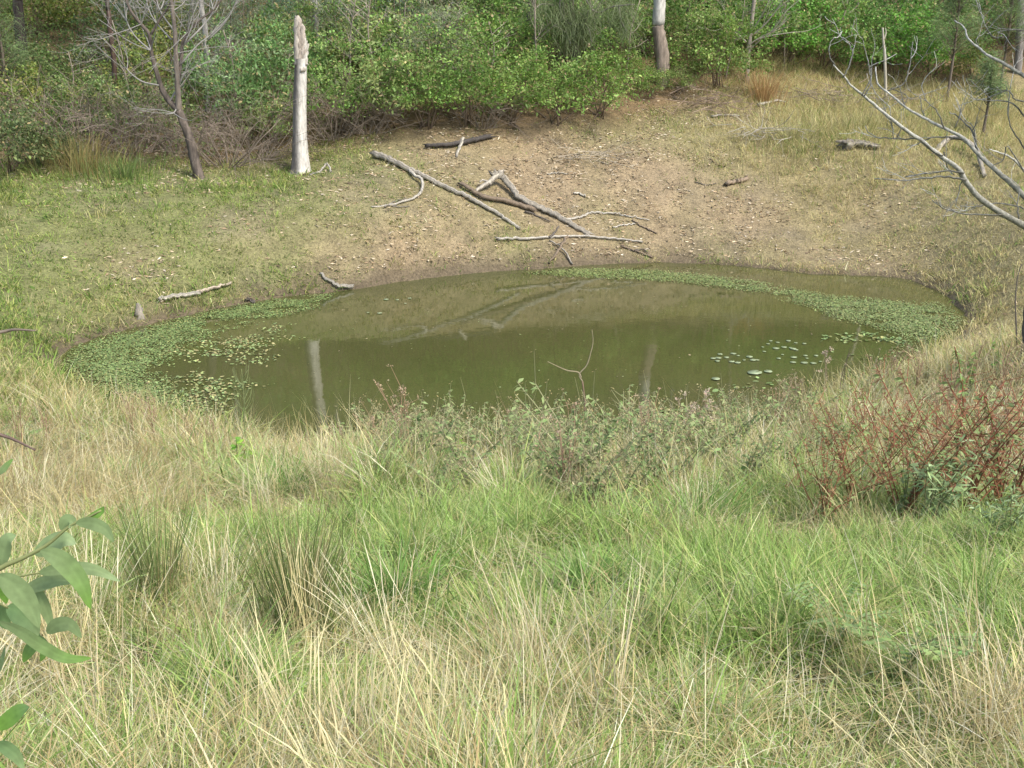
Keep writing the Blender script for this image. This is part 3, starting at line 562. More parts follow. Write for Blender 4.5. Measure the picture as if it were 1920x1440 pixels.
for px, r0, dy in [([(1580, 145), (1590, 128), (1598, 100), (1592, 82), (1580, 70)], .012, -1), ([(1620, 180), (1632, 160), (1634, 138), (1625, 105)], .011, -.9), ([(1566, 122), (1555, 105), (1556, 85), (1564, 70)], .009, -1), ([(1812, 338), (1780, 331), (1745, 333), (1700, 338), (1640, 335)], .017, -.5), ([(1808, 325), (1780, 320), (1740, 325), (1697, 332)], .014, -.5),
                   ([(1768, 292), (1752, 285), (1725, 263), (1690, 260), (1650, 258), (1630, 250), (1622, 236)], .014, -.6), ([(1690, 240), (1678, 262), (1672, 235), (1668, 200)], .008, -.7), ([(1805, 262), (1775, 257), (1745, 258), (1720, 270), (1700, 272)], .014, .5),
                   ([(1770, 285), (1776, 310), (1788, 328)], .013, -.4), ([(1790, 240), (1800, 215), (1798, 198)], .008, .4), ([(1833, 290), (1828, 262), (1822, 245), (1800, 222), (1780, 210)], .02, .4), ([(1828, 262), (1826, 240), (1810, 225)], .012, .4), ([(1616, 180), (1632, 150), (1630, 125)], .012, -.8),
                   ([(1660, 172), (1690, 160), (1702, 140), (1708, 110), (1712, 78)], .012, .6), ([(1670, 165), (1700, 180), (1695, 195)], .008, .6), ([(1926, 392), (1900, 385), (1860, 382), (1830, 388), (1800, 386)], .013, 0), ([(1880, 402), (1840, 402), (1800, 400), (1765, 388), (1748, 375)], .013, -.3), ([(1910, 410), (1908, 385), (1912, 350)], .013, -.2), ([(1805, 338), (1800, 350), (1792, 385)], .009, -.5),
                   ([(1740, 225), (1730, 210), (1724, 180)], .01, .6), ([(1700, 202), (1692, 185), (1688, 165)], .01, .6), ([(1770, 240), (1755, 205), (1738, 190), (1728, 160)], .012, .3), ([(1932, 190), (1905, 187), (1890, 170), (1850, 185), (1830, 188)], .014, .2), ([(1838, 92), (1830, 75), (1845, 62)], .008, .5), ([(1882, 70), (1860, 68), (1845, 40), (1830, 0)], .012, .4), ([(1935, 60), (1900, 55), (1870, 60)], .012, .2),
                   ([(1918, 318), (1890, 275), (1880, 300), (1862, 310)], .01, -.4), ([(1930, 290), (1905, 255), (1890, 215), (1895, 160)], .013, .1), ([(1932, 235), (1900, 195), (1860, 188), (1828, 187)], .013, .1)]:
    m = MB(); P = [pt(u, v, dy + .15 * k / len(px)) for k, (u, v) in enumerate(px)]; tube(m, P, r0 * .78, max(r0 * .32, .0045), LB, 7, 4, .06, .004, LW)
    for q in range(2): e = P[-1 - q % 2] - P[0]; twigs(m, P[len(P) // 2 + q % 2], e * .7 + rng.normal(0, .28, 3) + [0, 0, .15], .32, .005, 1, LW, .5, .15, 4, (2, 3), .35, .6, .0025); m.build("branch", M_LICHEN, t, b0)
s0 = place(1907, 13.4); m = MB(); tube(m, [s0] + P2([(1905, 600), (1904, 560), (1908, 520), (1916, 495)], 13.4), .012, .005, (.14, .12, .1), 6, 4)
tag(m.build("bare_sapling", M_TWIG, None, s0), "thin leafless sapling stem standing close beside the trunk of the lichen spotted tree", "sapling")

# forked dead twig standing at the near water edge
b0 = gp(1097, 872); D = b0[1]; t = thing("forked_twig", "bare forked stem standing above the weeds against the open water", "dead plant", b0)
m = MB(); tube(m, [b0 - [0, 0, .05]] + P2([(1097, 800), (1096, 750), (1092, 715)], D), .010, .008, (.2, .14, .1), 7, 4); m.build("stem", M_TWIG, t, b0)
m = MB(); tube(m, P2([(1092, 715), (1086, 702), (1100, 685), (1108, 660), (1112, 640), (1110, 618)], D), .0075, .003, (.3, .25, .17), 6, 4); m.build("branch", M_TWIG, t, b0)
m = MB(); tube(m, P2([(1090, 708), (1084, 698), (1065, 695), (1050, 689), (1027, 678)], D), .0075, .003, (.3, .25, .17), 6, 4); m.build("branch", M_TWIG, t, b0)

# ------------------------------------------------------------------ trees with trunks in view and crowns above the frame
def crown_mesh(R, nz, nclump, per, leaf, cols, droop=.3):
    m = MB(); 
    d = unit(rng.normal(0, 1, (nclump, 3))); r = rng.uniform(.45, 1, (nclump, 1)) ** .6; c = d * r * np.array([R, R, nz])
    k = np.repeat(np.arange(nclump), per); N = len(k)
    O = c[k] + rng.normal(0, .28 + leaf, (N, 3)) * [1, 1, .7]
    D = unit(rng.normal(0, 1, (N, 3)) * [1, 1, .7] - [0, 0, droop])
    C = np.asarray(cols)[rng.integers(0, len(cols), nclump)][k] * np.exp(rng.normal(0, .2, (N, 1)))
    leaves(m, O, D, rng.uniform(.6, 1.3, N) * leaf, rng.uniform(.18, .3, N) * leaf, rng.uniform(0, .4, N), C, 3); return m, c
GUMC = [(.075, .115, .04), (.10, .14, .05), (.06, .095, .035), (.12, .15, .07)]
def gum(name, label, u, Y, pts, r0, r1, col, col2, hgt, cr, lean=0.0, group=None):
    b0 = place(u, Y); t = thing(name, label, "tree", b0, group); P = [b0 - [0, 0, .3]] + [at(a, v, Y) for a, v in pts]
    top = P[-1] + np.array([lean, 1.0, hgt - (P[-1][2] - b0[2])]); P += [(P[-1] + top) / 2 + [.1, 0, 0], top]
    m = MB(); tube(m, P[:4], r0, r0 * .8, col, 12, 5, .06, .004); tube(m, P[3:], r0 * .78, r1, col2, 12, 5, .04, .004); m.build("trunk", M_BARK, t, b0)
    cm, cc = crown_mesh(cr, cr * .8, 90, 60, .22, GUMC); q = MB()
    cm.V = [v + (top + [0, 0, .3]) for v in cm.V]; cm.build("crown", M_LEAF, t, b0)
    for k in range(6): tube(q, [P[-2] + (top - P[-2]) * random.uniform(.2, 1), top + cc[k * 9] * .5 + [0, 0, .3], top + cc[k * 9] + [0, 0, .3]], .07, .02, col2, 6, 3)
    q.build("limbs", M_BARK, t, b0); return t
gum("gum_tree", "stout gum trunk with pale upper bark and brown stocking rising from the lantana", 1243, 33.9, [(1242, 110), (1237, 75), (1234, 48), (1237, 0), (1240, -60)], .24, .165, (.235, .19, .15), (.47, .45, .40), 11, 3.4)
gum("dark_tree", "dark trunked tree at the far western end of the scrub", 42, 33, [(40, 80), (36, 40), (33, 0), (30, -40)], .17, .09, (.07, .055, .045), (.12, .10, .08), 9, 2.6)
gum("slender_tree", "slender dark brown trunk between the dark western tree and the twiggy bare tree", 216, 30.5, [(214, 120), (208, 70), (203, 20), (198, -40)], .075, .04, (.085, .055, .04), (.1, .08, .06), 8, 2.0)
gum("pale_tree", "twin stemmed pale grey tree behind the twiggy bare tree", 388, 31, [(386, 70), (380, 30), (376, -10), (372, -50)], .075, .05, (.3, .28, .25), (.36, .34, .3), 9, 2.2)
gum("pale_tree", "pale slim trunk just behind the top of the tall pale stump", 598, 33.5, [(597, 90), (594, 50), (590, 0), (588, -50)], .10, .07, (.26, .25, .22), (.36, .34, .3), 10, 2.6)
gum("dark_tree", "shaded dark trunk in the middle of the scrub beside the drooping she oak boughs", 998, 35, [(996, 90), (994, 40), (998, 0), (1000, -40)], .19, .13, (.09, .075, .065), (.14, .12, .1), 10, 3.0)
gum("grey_tree", "grey trunk half hidden by fine foliage beyond the lichen spotted tree", 1908, 40, [(1910, 100), (1912, 50), (1916, 0), (1920, -50)], .16, .12, (.22, .2, .18), (.3, .28, .25), 11, 3.2)
gum("grey_tree", "thin straight grey trunk among lantana between the stout gum and the dead sapling", 1288, 37, [(1287, 80), (1289, 40), (1293, 0), (1296, -40)], .07, .05, (.2, .17, .13), (.26, .24, .2), 9, 2.2)

# ------------------------------------------------------------------ scrub: shrub kinds
def shrub(name, label, cat, loc, R, Hh, nclump, per, leaf, asp, cols, stemc, flowers=None, up=.35, stems=9, bias=.55, S=4, group=None, droop=.25, sd=.22, bark=True):
    t = thing(name, label, cat, loc, group); L = np.array([0, 0, 0.0])
    a = rng.uniform(0, 2 * PI, nclump); ct = rng.uniform(-.15, 1, nclump); rr = rng.uniform(.25, 1, nclump) ** bias
    c = np.stack([np.cos(a) * np.sqrt(1 - np.clip(ct, 0, 1) ** 2) * R * rr, np.sin(a) * np.sqrt(1 - np.clip(ct, 0, 1) ** 2) * R * rr, (.26 + .74 * np.clip(ct, .02, 1) * rr) * Hh], 1)
    c[:, 2] *= 1 + .25 * (fbm(c[:, 0] * 1.4 + 7 * R, c[:, 1] * 1.4) - .5); m = MB()
    k = np.repeat(np.arange(nclump), per); N = len(k)
    O = c[k] + rng.normal(0, .135, (N, 3)) * np.repeat(rng.uniform(.6, 1.6, (nclump, 1)), per, 0) * [1, 1, .75]; O[:, 2] = np.maximum(O[:, 2], .05)
    out = unit(c * [1, 1, .6] + [0, 0, .15]); D = unit(out[k] * .7 + rng.normal(0, .75, (N, 3)) + [0, 0, up])
    tint = np.array([random.uniform(.85, 1.3), random.uniform(.9, 1.12), random.uniform(.8, 1.2)])
    C = (np.asarray(cols) * tint)[rng.integers(0, len(cols), nclump)][k] * np.exp(rng.normal(0, .16, (nclump, 1)))[k] * np.exp(rng.normal(0, sd, (N, 1))) * np.exp(rng.normal(0, .06, (N, 3)))
    od = rng.random(N) < .09; C[od] = np.array([.34, .27, .13]) * np.exp(rng.normal(0, .25, (od.sum(), 1)))
    L_ = rng.uniform(.6, 1.35, N) * leaf; leaves(m, O, D, L_, L_ * asp * rng.uniform(.8, 1.2, N), np.abs(rng.normal(droop, .2, N)), C, S)
    m.build("foliage", M_LEAF, t)
    m = MB()
    for q in range(stems):
        e = c[rng.integers(0, nclump)] * .92; mid = e * [.45, .45, .55] + rng.normal(0, .12, 3); b_ = np.array([rng.normal(0, .12), rng.normal(0, .12), -.1])
        tube(m, [b_, mid, e], .03 * random.uniform(.5, 1.1), .007, stemc, 5, 3)
    m.build("stems", M_TWIG, t)
    if flowers:
        n, fc = flowers; m = MB(); q = c[rng.integers(0, nclump, n)] * 1.08 + rng.normal(0, .12, (n, 3)); kk = np.repeat(np.arange(n), 6)
        leaves(m, q[kk] + rng.normal(0, .012, (n * 6, 3)), unit(rng.normal(0, 1, (n * 6, 3))), np.full(n * 6, .035), np.full(n * 6, .026), np.zeros(n * 6), cvar(fc, n * 6), 3); m.build("flower_or_seed_heads", M_LEAF, t)
    return t
def dead_shrub(name, label, loc, R, Hh, n, col, group=None):
    t = thing(name, label, "dead shrub", loc, group); m = MB()
    for q in range(n):
        a = random.uniform(0, 2 * PI); rr = R * random.random() ** .6
        p0 = np.array([math.cos(a) * rr * .35, math.sin(a) * rr * .35, 0.0]); 
        twigs(m, p0, [math.cos(a) * R, math.sin(a) * R * .8, Hh * random.uniform(.5, 1.3)], Hh * random.uniform(.8, 1.35), .014, 2, np.array(col) * random.uniform(.7, 1.3), .6, -.08, 4, (2, 4), .3, .6, .004)
    m.build("twigs", M_TWIG, t); return t
LAN = [(.17, .24, .055), (.215, .285, .072), (.135, .195, .043), (.26, .31, .095)]
LANB = [(.13, .26, .05), (.165, .30, .06), (.105, .21, .04), (.21, .33, .09)]
GLO = [(.15, .25, .085), (.19, .30, .11), (.12, .2, .06), (.24, .33, .15)]
WAT = [(.17, .23, .11), (.21, .265, .135), (.14, .19, .085), (.25, .29, .165)]
SCR = [(.19, .25, .065), (.15, .22, .06), (.25, .28, .085), (.13, .19, .05)]
BLU = [(.10, .165, .06), (.08, .135, .055), (.125, .19, .08)]
STM = (.16, .12, .085); O0 = (0, 0, -100)
KIND = {
 'L': ("lantana_bush", [(1.75, 2.0, 70, 60, .085, .55), (1.5, 2.3, 66, 60, .08, .55), (1.6, 2.2, 62, 62, .095, .5), (1.4, 2.6, 64, 62, .075, .6)], LAN, (10, (.6, .42, .3))),
 'R': ("lantana_bush", [(1.9, 2.1, 84, 62, .085, .6), (1.7, 2.5, 80, 62, .085, .6), (1.8, 2.3, 76, 62, .095, .55)], LANB, (8, (.55, .45, .2))),
 'G': ("glossy_shrub", [(1.35, 2.6, 85, 44, .11, .38)], GLO, None),
 'W': ("wattle_shrub", [(1.5, 2.9, 110, 60, .11, .16), (1.25, 3.3, 100, 60, .11, .16)], WAT, None),
 'S': ("yellowish_shrub", [(1.5, 1.6, 75, 46, .08, .55), (1.2, 1.9, 70, 46, .08, .55)], SCR, (10, (.6, .48, .33))),
 'B': ("dark_shrub", [(1.3, 1.7, 90, 50, .085, .5)], BLU, (14, (.6, .42, .3)))}
protos = {}
EXTRA = []
SHR = [
 ('B', 10, 24.7, 1.0, "dark bluish green shrub at the foot of the scrub, westernmost on the bank"), ('B', 110, 25.6, .55, "small dark green shrub in long grass beside the westernmost dark shrub"),
 ('S', 60, 28.5, 1.0, "yellowish shrub behind the westernmost dark shrub"), ('S', 160, 28.8, 1.0, "yellowish shrub in front of the slender dark brown trunk"), ('S', 262, 28.4, .95, "yellowish shrub tangled with dead stems west of the leaning bare tree"),
 ('S', 110, 32, 1.1, "yellow green shrub upslope between the dark western tree and slender trunk"), ('S', 290, 31.5, 1.1, "yellow green shrub seen through the twigs of the leaning bare tree"), ('S', 20, 34, 1.1, "yellow green shrub below the dark western tree"), ('S', 215, 35, 1.1, "pale shrub high on the orange slope behind the slender trunk"),
 ('G', 478, 29.0, 1.05, "light green glossy leaved shrub immediately west of the tall pale stump"), ('G', 420, 31, .95, "glossy leaved shrub behind the forks of the leaning bare tree"), ('G', 535, 31.0, 1.05, "glossy leaved shrub directly behind the tall pale stump"), ('L', 520, 28.4, .62, "low green bush at ankle height west of the stump base"),
 ('L', 642, 28.9, .95, "flowering green bush with pinkish heads just east of the tall pale stump"), ('L', 725, 29.1, 1.0, "green bush arching over the upper end of the longest log"), ('L', 800, 28.9, 1.0, "green bush overhanging the western end of the charred log"), ('L', 880, 29.2, 1.05, "bright green bush right above the charred log"), ('L', 960, 29.6, 1.0, "bright green bush east of the charred log with a bare brown hollow"),
 ('L', 1040, 30.2, 1.0, "low green bush at the top of the bare slope above the twig heap"), ('L', 1120, 30.9, 1.0, "dark green bush below the drooping she oak boughs"), ('L', 1172, 33.2, .65, "green bush at the western foot of the stout gum"), ('L', 690, 32.3, 1.15, "tall green bush behind the flowering bush east of the stump"), ('L', 790, 32.6, 1.15, "tall green bush in the second row behind the charred log"), ('L', 905, 33.0, 1.15, "tall green bush in the second row west of the shaded dark trunk"),
 ('L', 1060, 33.8, 1.2, "deep green bush in front of the shaded dark trunk"), ('L', 1130, 35.0, 1.1, "deep green bush beneath the she oak boughs"), ('L', 965, 36, 1.2, "green bush upslope beside the shaded dark trunk"),
 ('W', 815, 30.9, 1.0, "grey green feathery wattle overhanging the charred log end"), ('W', 640, 33.0, 1.0, "grey green feathery wattle behind the pale slim trunk"), ('W', 585, 35.2, 1.1, "pale feathery wattle high behind the tall pale stump"), ('W', 735, 35.8, 1.15, "tall pale wattle in the middle of the slope top"), ('W', 850, 36.8, 1.15, "tall grey green wattle upslope west of the shaded dark trunk"), ('W', 500, 35, 1.1, "grey green wattle high above the light glossy shrub"),
 ('L', 1222, 33.0, .42, "smallest green bush hugging the base of the stout gum"), ('L', 1268, 33.3, .4, "small low green bush at the eastern side of the stout gum base"),
 ('R', 1315, 35.4, .8, "bright green lantana at the eastern foot of the stout gum"), ('R', 1345, 34.2, .9, "bright green lantana west of the dead sapling base"), ('R', 1320, 37.2, 1.15, "bright lantana mound behind the thin straight grey trunk"), ('R', 1400, 37.5, 1.0, "bright lantana mound behind the dead sapling"), ('R', 1478, 37.3, 1.0, "bright lantana mound just east of the dead sapling"), ('R', 1545, 37.7, 1.0, "bright lantana mound with a dark hollow, in the eastern thicket"), ('R', 1612, 37.9, 1.0, "bright lantana mound beside the pale snapped sapling"), ('R', 1680, 38.2, 1.0, "bright lantana mound at the eastern end of the thicket front"), ('R', 1745, 39.0, 1.0, "lantana mound fading behind the soft she oak sapling"),
 ('R', 1440, 40.2, 1.2, "lantana crest upslope above the dead sapling"), ('R', 1540, 40.6, 1.2, "lantana crest upslope in the middle of the eastern thicket"), ('R', 1650, 40.9, 1.2, "lantana crest upslope at the eastern end of the thicket"),
 ('S', 330, 34.5, 1.2, "yellow green shrub upslope behind the twin pale stems"), ('W', 430, 34, 1.1, "grey green wattle upslope between the twin pale stems and the glossy shrubs"), ('L', 560, 33, 1.15, "dark green bush in the second row behind the tall pale stump"), ('L', 660, 35, 1.25, "broad green bush in the third row west of the pale feathery wattles"), ('L', 1100, 36.8, 1.3, "deep green bush upslope behind the drooping she oak boughs"), ('L', 1210, 36.5, 1.3, "deep green bush behind the stout gum trunk"),
 ('L', 900, 39, 1.4, "broad green bush at the top of the view west of the shaded dark trunk"), ('L', 780, 39, 1.4, "broad green bush at the top of the view above the tall pale wattles"), ('S', 60, 38, 1.3, "yellow green shrub high above the dark western tree's foot"), ('S', 150, 38.5, 1.2, "yellow green shrub on the crest behind the slender trunk"), ('W', 300, 38, 1.2, "pale wattle on the crest above the leaning bare tree"), ('W', 600, 39, 1.3, "pale wattle on the crest above the tall pale stump"),
 ('R', 1850, 43, 1.2, "lantana crest between the soft she oaks and the grey trunk"), ('R', 1760, 42.5, 1.2, "lantana crest behind the tall hazy she oak sapling"), ('R', 1930, 42, 1.1, "lantana at the extreme eastern edge behind the grey trunk"), ('S', 1820, 38.5, .8, "yellowish shrub in front of the grey trunk among she oaks")]
for kd, u, Y, s, lb in SHR:
    nm, vs, cols, fl = KIND[kd]; var = random.randrange(len(vs)); key = (kd, var); cat = "shrub"; loc = place(u, Y)
    if key not in protos:
        R, Hh, nc, per, lf, asp = vs[var]; protos[key] = shrub(nm, lb, cat, loc, R, Hh, nc, per, lf, asp, cols, STM, fl, droop=.3 if kd != 'W' else .5); protos[key].scale = (s,) * 3
        protos[key]["group"] = {"L": "green shrubs of the scrub", "R": "lantana mounds of the eastern thicket", "G": "glossy shrubs", "W": "wattle shrubs", "S": "yellowish shrubs", "B": "dark shrubs"}[kd]
    else: copy_thing(protos[key], lb, loc, random.uniform(0, 6.28), s * random.uniform(.95, 1.08))
DT = (.21, .17, .13); dp = dead_shrub("dead_shrub", "tangle of dead brown stems just east of the leaning bare tree", place(425, 26.4), 1.2, 1.25, 30, DT, "dead shrub tangles")
for u, Y, s, lb in [(478, 27.2, .95, "tangle of dead brown stems against the west side of the tall stump"), (335, 27.2, 1.0, "tangle of dead stems just behind the leaning bare tree base"), (255, 26.8, .95, "low tangle of dead stems west of the leaning bare tree"), (170, 26.6, 1.1, "pale tangle of dead stems near the western dark shrubs"), (90, 27.0, 1.0, "grey tangle of dead stems above the westernmost dark shrub"),
                    (625, 28.4, 1.0, "shaded tangle of dead stems just east of the tall stump"), (690, 28.6, .9, "shaded tangle of dead stems above the top of the longest log"), (905, 29.2, .75, "brown dead hollow of stems above the charred log")]:
    copy_thing(dp, lb, place(u, Y), random.uniform(0, 6.28), s)
def brush(label, u, v, R, Hh, n, col):
    b0 = gp(u, v); t = thing("brush_pile", label, "brush pile", b0); m = MB()
    for q in range(n):
        a = rng.normal(0, 1, 3); p0 = np.array([rng.normal(0, R * .5), rng.normal(0, R * .3), abs(rng.normal(0, Hh * .35)) + .03])
        twigs(m, p0, [a[0], a[1] * .6, a[2] * .22], random.uniform(.4, 1.1), .011, 1, np.array(col) * random.uniform(.6, 1.3), .5, -.05, 4, (1, 3), .2, .6, .004)
    m.build("twigs", M_TWIG, t); return t
brush("heap of fine pale dead twigs lying on the upper bare slope", 1085, 300, .9, .3, 34, (.36, .31, .23))
brush("pinkish brown brush heap at the eastern foot of the stout gum", 1320, 205, 1.4, .6, 60, (.27, .2, .15))
brush("pale fallen twigs in tall grass below the dead sapling", 1440, 262, 1.0, .5, 34, (.36, .33, .27))
brush("grey brush heap between the dead sapling and the pale snapped sapling", 1540, 190, 1.6, .55, 60, (.27, .22, .17))
brush("loose dead twigs scattered under the bare branched limbs on the grass", 1655, 195, 1.2, .4, 30, (.3, .25, .19))

# dead saplings beside the lantana
b0 = place(1400, 35.0); D = 35.0; t = thing("dead_sapling", "grey dead sapling with twiggy branches swept to one side in front of lantana", "tree", b0)
m = MB(); tube(m, [b0 - [0, 0, .1]] + P2([(1402, 110), (1407, 60), (1413, 10), (1420, -40)], D), .085, .05, (.27, .235, .19), 8, 4); m.build("trunk", M_TWIG, t, b0)
m = MB()
for px in [[(1403, 95), (1425, 75), (1450, 55), (1475, 20)], [(1405, 70), (1430, 50), (1455, 20), (1470, -5)], [(1390, 108), (1410, 80), (1440, 68), (1490, 60)], [(1408, 60), (1425, 35), (1440, 5)], [(1400, 80), (1385, 65), (1370, 55)]]:
    P = P2(px, D, -.5); tube(m, P, .03, .01, (.33, .3, .24), 5, 4)
    for q in range(4): twigs(m, P[min(q % 3 + 1, len(P) - 1)], P[-1] - P[0] + rng.normal(0, .4, 3), .9, .011, 2, (.33, .3, .24), .4, .05)
m.build("branches", M_TWIG, t, b0)
b0 = place(1661, 34.8); t = thing("snapped_sapling", "pale snapped sapling stem with a small fork at its tip before the lantana", "tree", b0)
m = MB(); tube(m, [b0] + P2([(1659, 110), (1656, 75), (1655, 52)], 34.8), .05, .03, (.36, .33, .26), 7, 4); m.build("trunk", M_TWIG, t, b0)
m = MB(); tube(m, P2([(1657, 75), (1661, 62), (1660, 52)], 34.8), .03, .012, (.36, .33, .26), 6, 4); m.build("fork", M_TWIG, t, b0)

st0 = None
for u, Y in [(700, 30.2), (765, 31.2), (850, 31.5), (925, 31.4), (1005, 31.6), (1120, 32.6), (1165, 33), (650, 31), (455, 29.5), (130, 29.5), (255, 30), (540, 30), (1360, 35), (1470, 37), (1560, 37.4)]:
    if st0 is None:
        b0 = place(u, Y); m = MB(); tube(m, [[0, 0, -.1], [.05, 0, 1.1], [-.06, .02, 2.2], [.1, 0, 3.3]], .035, .012, (.24, .2, .155), 6, 4)
        for q in range(9): z = random.uniform(1.0, 3.2); twigs(m, [0, 0, z], [rng.normal(), rng.normal() * .5, .7], .8, .012, 1, (.28, .24, .19), .5, .1)
        st0 = m.build("bare_sapling", M_TWIG); st0.location = b0; tag(st0, "thin bare grey stem standing up among the green scrub", "sapling", "bare stems in the scrub")
    else:
        o = st0.copy(); COL.objects.link(o); o.location = place(u, Y); o.rotation_euler = (random.uniform(-.12, .12), random.uniform(-.2, .2), random.uniform(0, 6.28)); o.scale = (1, 1, random.uniform(.6, 1.05))
# she oaks: needle foliage
NEED = [(.16, .23, .085), (.19, .26, .105), (.13, .19, .075)]
def needles(mb, c, n, L, R, cols=NEED, droop=.3, wid=.010, updir=.4):
    k = np.repeat(np.arange(len(c)), n); N = len(k); az = rng.uniform(0, 2 * PI, N)
    O = c[k] + rng.normal(0, R, (N, 3)); C = np.asarray(cols)[rng.integers(0, len(cols), N)] * np.exp(rng.normal(0, .2, (N, 1)))
    D = unit(np.stack([np.cos(az), np.sin(az), rng.normal(updir, .5, N)], 1)); leaves(mb, O, D, rng.uniform(.5, 1.2, N) * L, np.full(N, wid), np.full(N, droop), C, 4, None, [1, 1, .8, .4])
def sheoak(label, u, Y, Hh, R, dens, cat="tree"):
    b0 = place(u, Y); t = thing("she_oak_sapling", label, cat, b0, "young she oaks"); m = MB(); tube(m, [b0 - [0, 0, .1], b0 + [.05, 0, Hh * .5], b0 + [0, 0, Hh]], .05, .012, (.16, .13, .1), 7, 4); cs = []
    for k in range(int(dens)):
        f = random.uniform(.32, 1); a = random.uniform(0, 2 * PI); rr = R * (1.1 - f) * random.uniform(.3, 1); e = b0 + np.array([math.cos(a) * rr, math.sin(a) * rr, Hh * f + rr * .5]); tube(m, [b0 + [0, 0, Hh * f * .9], e], .012, .004, (.16, .13, .1), 4, 2); cs.append(e)
    m.build("trunk", M_TWIG, t, b0); m = MB(); needles(m, np.array(cs), 55, .28, .12); m.build("foliage", M_LEAF, t, b0)
sheoak("small bushy topped she oak sapling in pale grass under the lichen spotted limbs", 1842, 31.5, 2.2, .9, 44)
sheoak("tall hazy she oak sapling at the eastern end of the lantana", 1775, 36, 4.2, 1.5, 80)
sheoak("tall hazy she oak sapling beside the grey trunk", 1872, 37, 4.6, 1.6, 80)
sheoak("wispy young she oak at the extreme western edge of the scrub", 22, 29, 4.2, 1.3, 70)
b0 = place(1085, 33.0); t = thing("she_oak_tree", "she oak with bare drooping boughs hanging at the top of the scrub", "tree", b0); D = 33.0
m = MB(); tube(m, [b0 - [0, 0, .1], at(1075, 60, D + 1), at(1068, -60, D + .6), at(1060, -220, D + .3)], .1, .06, (.11, .09, .075), 8, 4); m.build("trunk", M_BARK, t, b0)
cs = []
for px in [[(1068, -60), (1050, 0), (1055, 30), (1070, 45), (1100, 48), (1110, 80)], [(1068, -80), (1110, 18), (1150, 12), (1190, 8)], [(1055, 5), (1060, 40), (1062, 60), (1070, 82)], [(1040, 10), (1015, 8), (1000, 20)], [(1070, 45), (1085, 55), (1100, 35), (1103, 20)], [(1160, 12), (1165, 40), (1175, 58)]]:
    m = MB(); P = P2(px, D, -1.0); tube(m, P, .035, .012, (.2, .175, .15), 6, 4); m.build("bough", M_TWIG, t, b0); cs += list(smooth_path(P, 4))
for u in range(1030, 1195, 8): cs.append(at(u, random.uniform(-60, 60), D + random.uniform(-.8, .8)))
m = MB(); needles(m, np.array(cs), 46, .42, .2, [(.16, .2, .085), (.18, .22, .1), (.13, .17, .07)], .5, .009, -.4); m.build("foliage", M_LEAF, t, b0)

# undergrowth and the wooded hill above: one mass each
def mass(name, label, y0, y1, n, leaf, hmax, cols, per=26, front=0.9, asp=.5, xs_=.62):
    m = MB(); yy = rng.uniform(y0, y1, n); xx = rng.uniform(-1, 1, n) * (yy * xs_ + 3); d = behind_bush(xx, yy); ok = d > front; xx, yy, d = xx[ok], yy[ok], d[ok]; n = len(xx)
    top = hmax * (.25 + 1.1 * fbm(xx * .55, yy * .55, 2) ** 1.5) * np.clip(d / 2.0, .25, 1)
    zz = height(xx, yy) + top * rng.uniform(.05, 1, n) ** .6
    k = np.repeat(np.arange(n), per); N = len(k); O = np.stack([xx, yy, zz], 1)[k] + rng.normal(0, leaf * 2.0, (N, 3))
    tone = np.clip(fbm(xx * .35 + 60, yy * .35, 2) * len(cols) * 1.3 - .15 * len(cols), 0, len(cols) - 1).astype(int)
    C = np.asarray(cols)[tone][k] * np.exp(rng.normal(0, .25, (N, 1))); L_ = rng.uniform(.6, 1.3, N) * leaf
    leaves(m, O, unit(rng.normal(0, 1, (N, 3)) + [0, -.2, .3]), L_, L_ * asp, np.abs(rng.normal(.3, .2, N)), C, 3); return tag(m.build(name, M_LEAF), label, "undergrowth", kind="stuff")
mass("undergrowth", "low green undergrowth filling the gaps between shrubs along the foot of the hill", 25, 43, 5200, .085, 1.25, [(.18, .18, .075), (.14, .20, .05), (.12, .21, .045), (.16, .24, .065), (.2, .25, .075), (.11, .185, .045)])
mass("hill_scrub", "continuous green scrub covering the hillside above the shrubs", 37.5, 85, 11000, .16, 3.4, [(.12, .175, .055), (.13, .21, .055), (.17, .23, .08), (.11, .175, .05)], 22, 3.5)

# long grass clumps at the scrub edge
def grass_clump(name, label, b0, n, L, spread, cols, wid, lean=.25, bend=.35, cat="grass clump", group=None):
    m = MB(); r = np.abs(rng.normal(0, spread, n)); a = rng.uniform(0, 2 * PI, n); x = b0[0] + r * np.cos(a); y = b0[1] + r * np.sin(a)
    C = np.asarray(cols)[rng.integers(0, len(cols), n)] * np.exp(rng.normal(0, .15, (n, 1)))
    blades(m, np.stack([x, y, height(x, y) - .02], 1), rng.uniform(.55, 1.1, n) * L, a + rng.normal(0, .5, n), np.abs(rng.normal(lean, lean * .6, n)), np.abs(rng.normal(bend, .25, n)), rng.uniform(.7, 1.3, n) * wid, C, 5, [1, .95, .85, .6, .15])
    if spread >= .7: return tag(m.build('tall_grass', M_GRASS, None, b0), label, 'grass', None, 'stuff')
    return tag(m.build(name, M_GRASS, None, b0), label, cat, group)
OR = [(.40, .24, .11), (.46, .32, .15), (.34, .22, .09)]
grass_clump("dry_grass_clump", "orange brown tall grass clump beside the dead sapling base", gp(1432, 190), 260, 1.15, .35, OR, .014, .2)
grass_clump("dry_grass_clump", "brownish tall grass clump between the western dark shrubs and the leaning bare tree", gp(150, 322), 380, .95, .8, [(.28, .22, .08), (.2, .2, .07), (.33, .27, .12)], .014)
grass_clump("green_grass_clump", "tall green grass clump in front of the western dead stems", gp(235, 335), 320, .6, .8, [(.13, .2, .055), (.16, .22, .06)], .014)
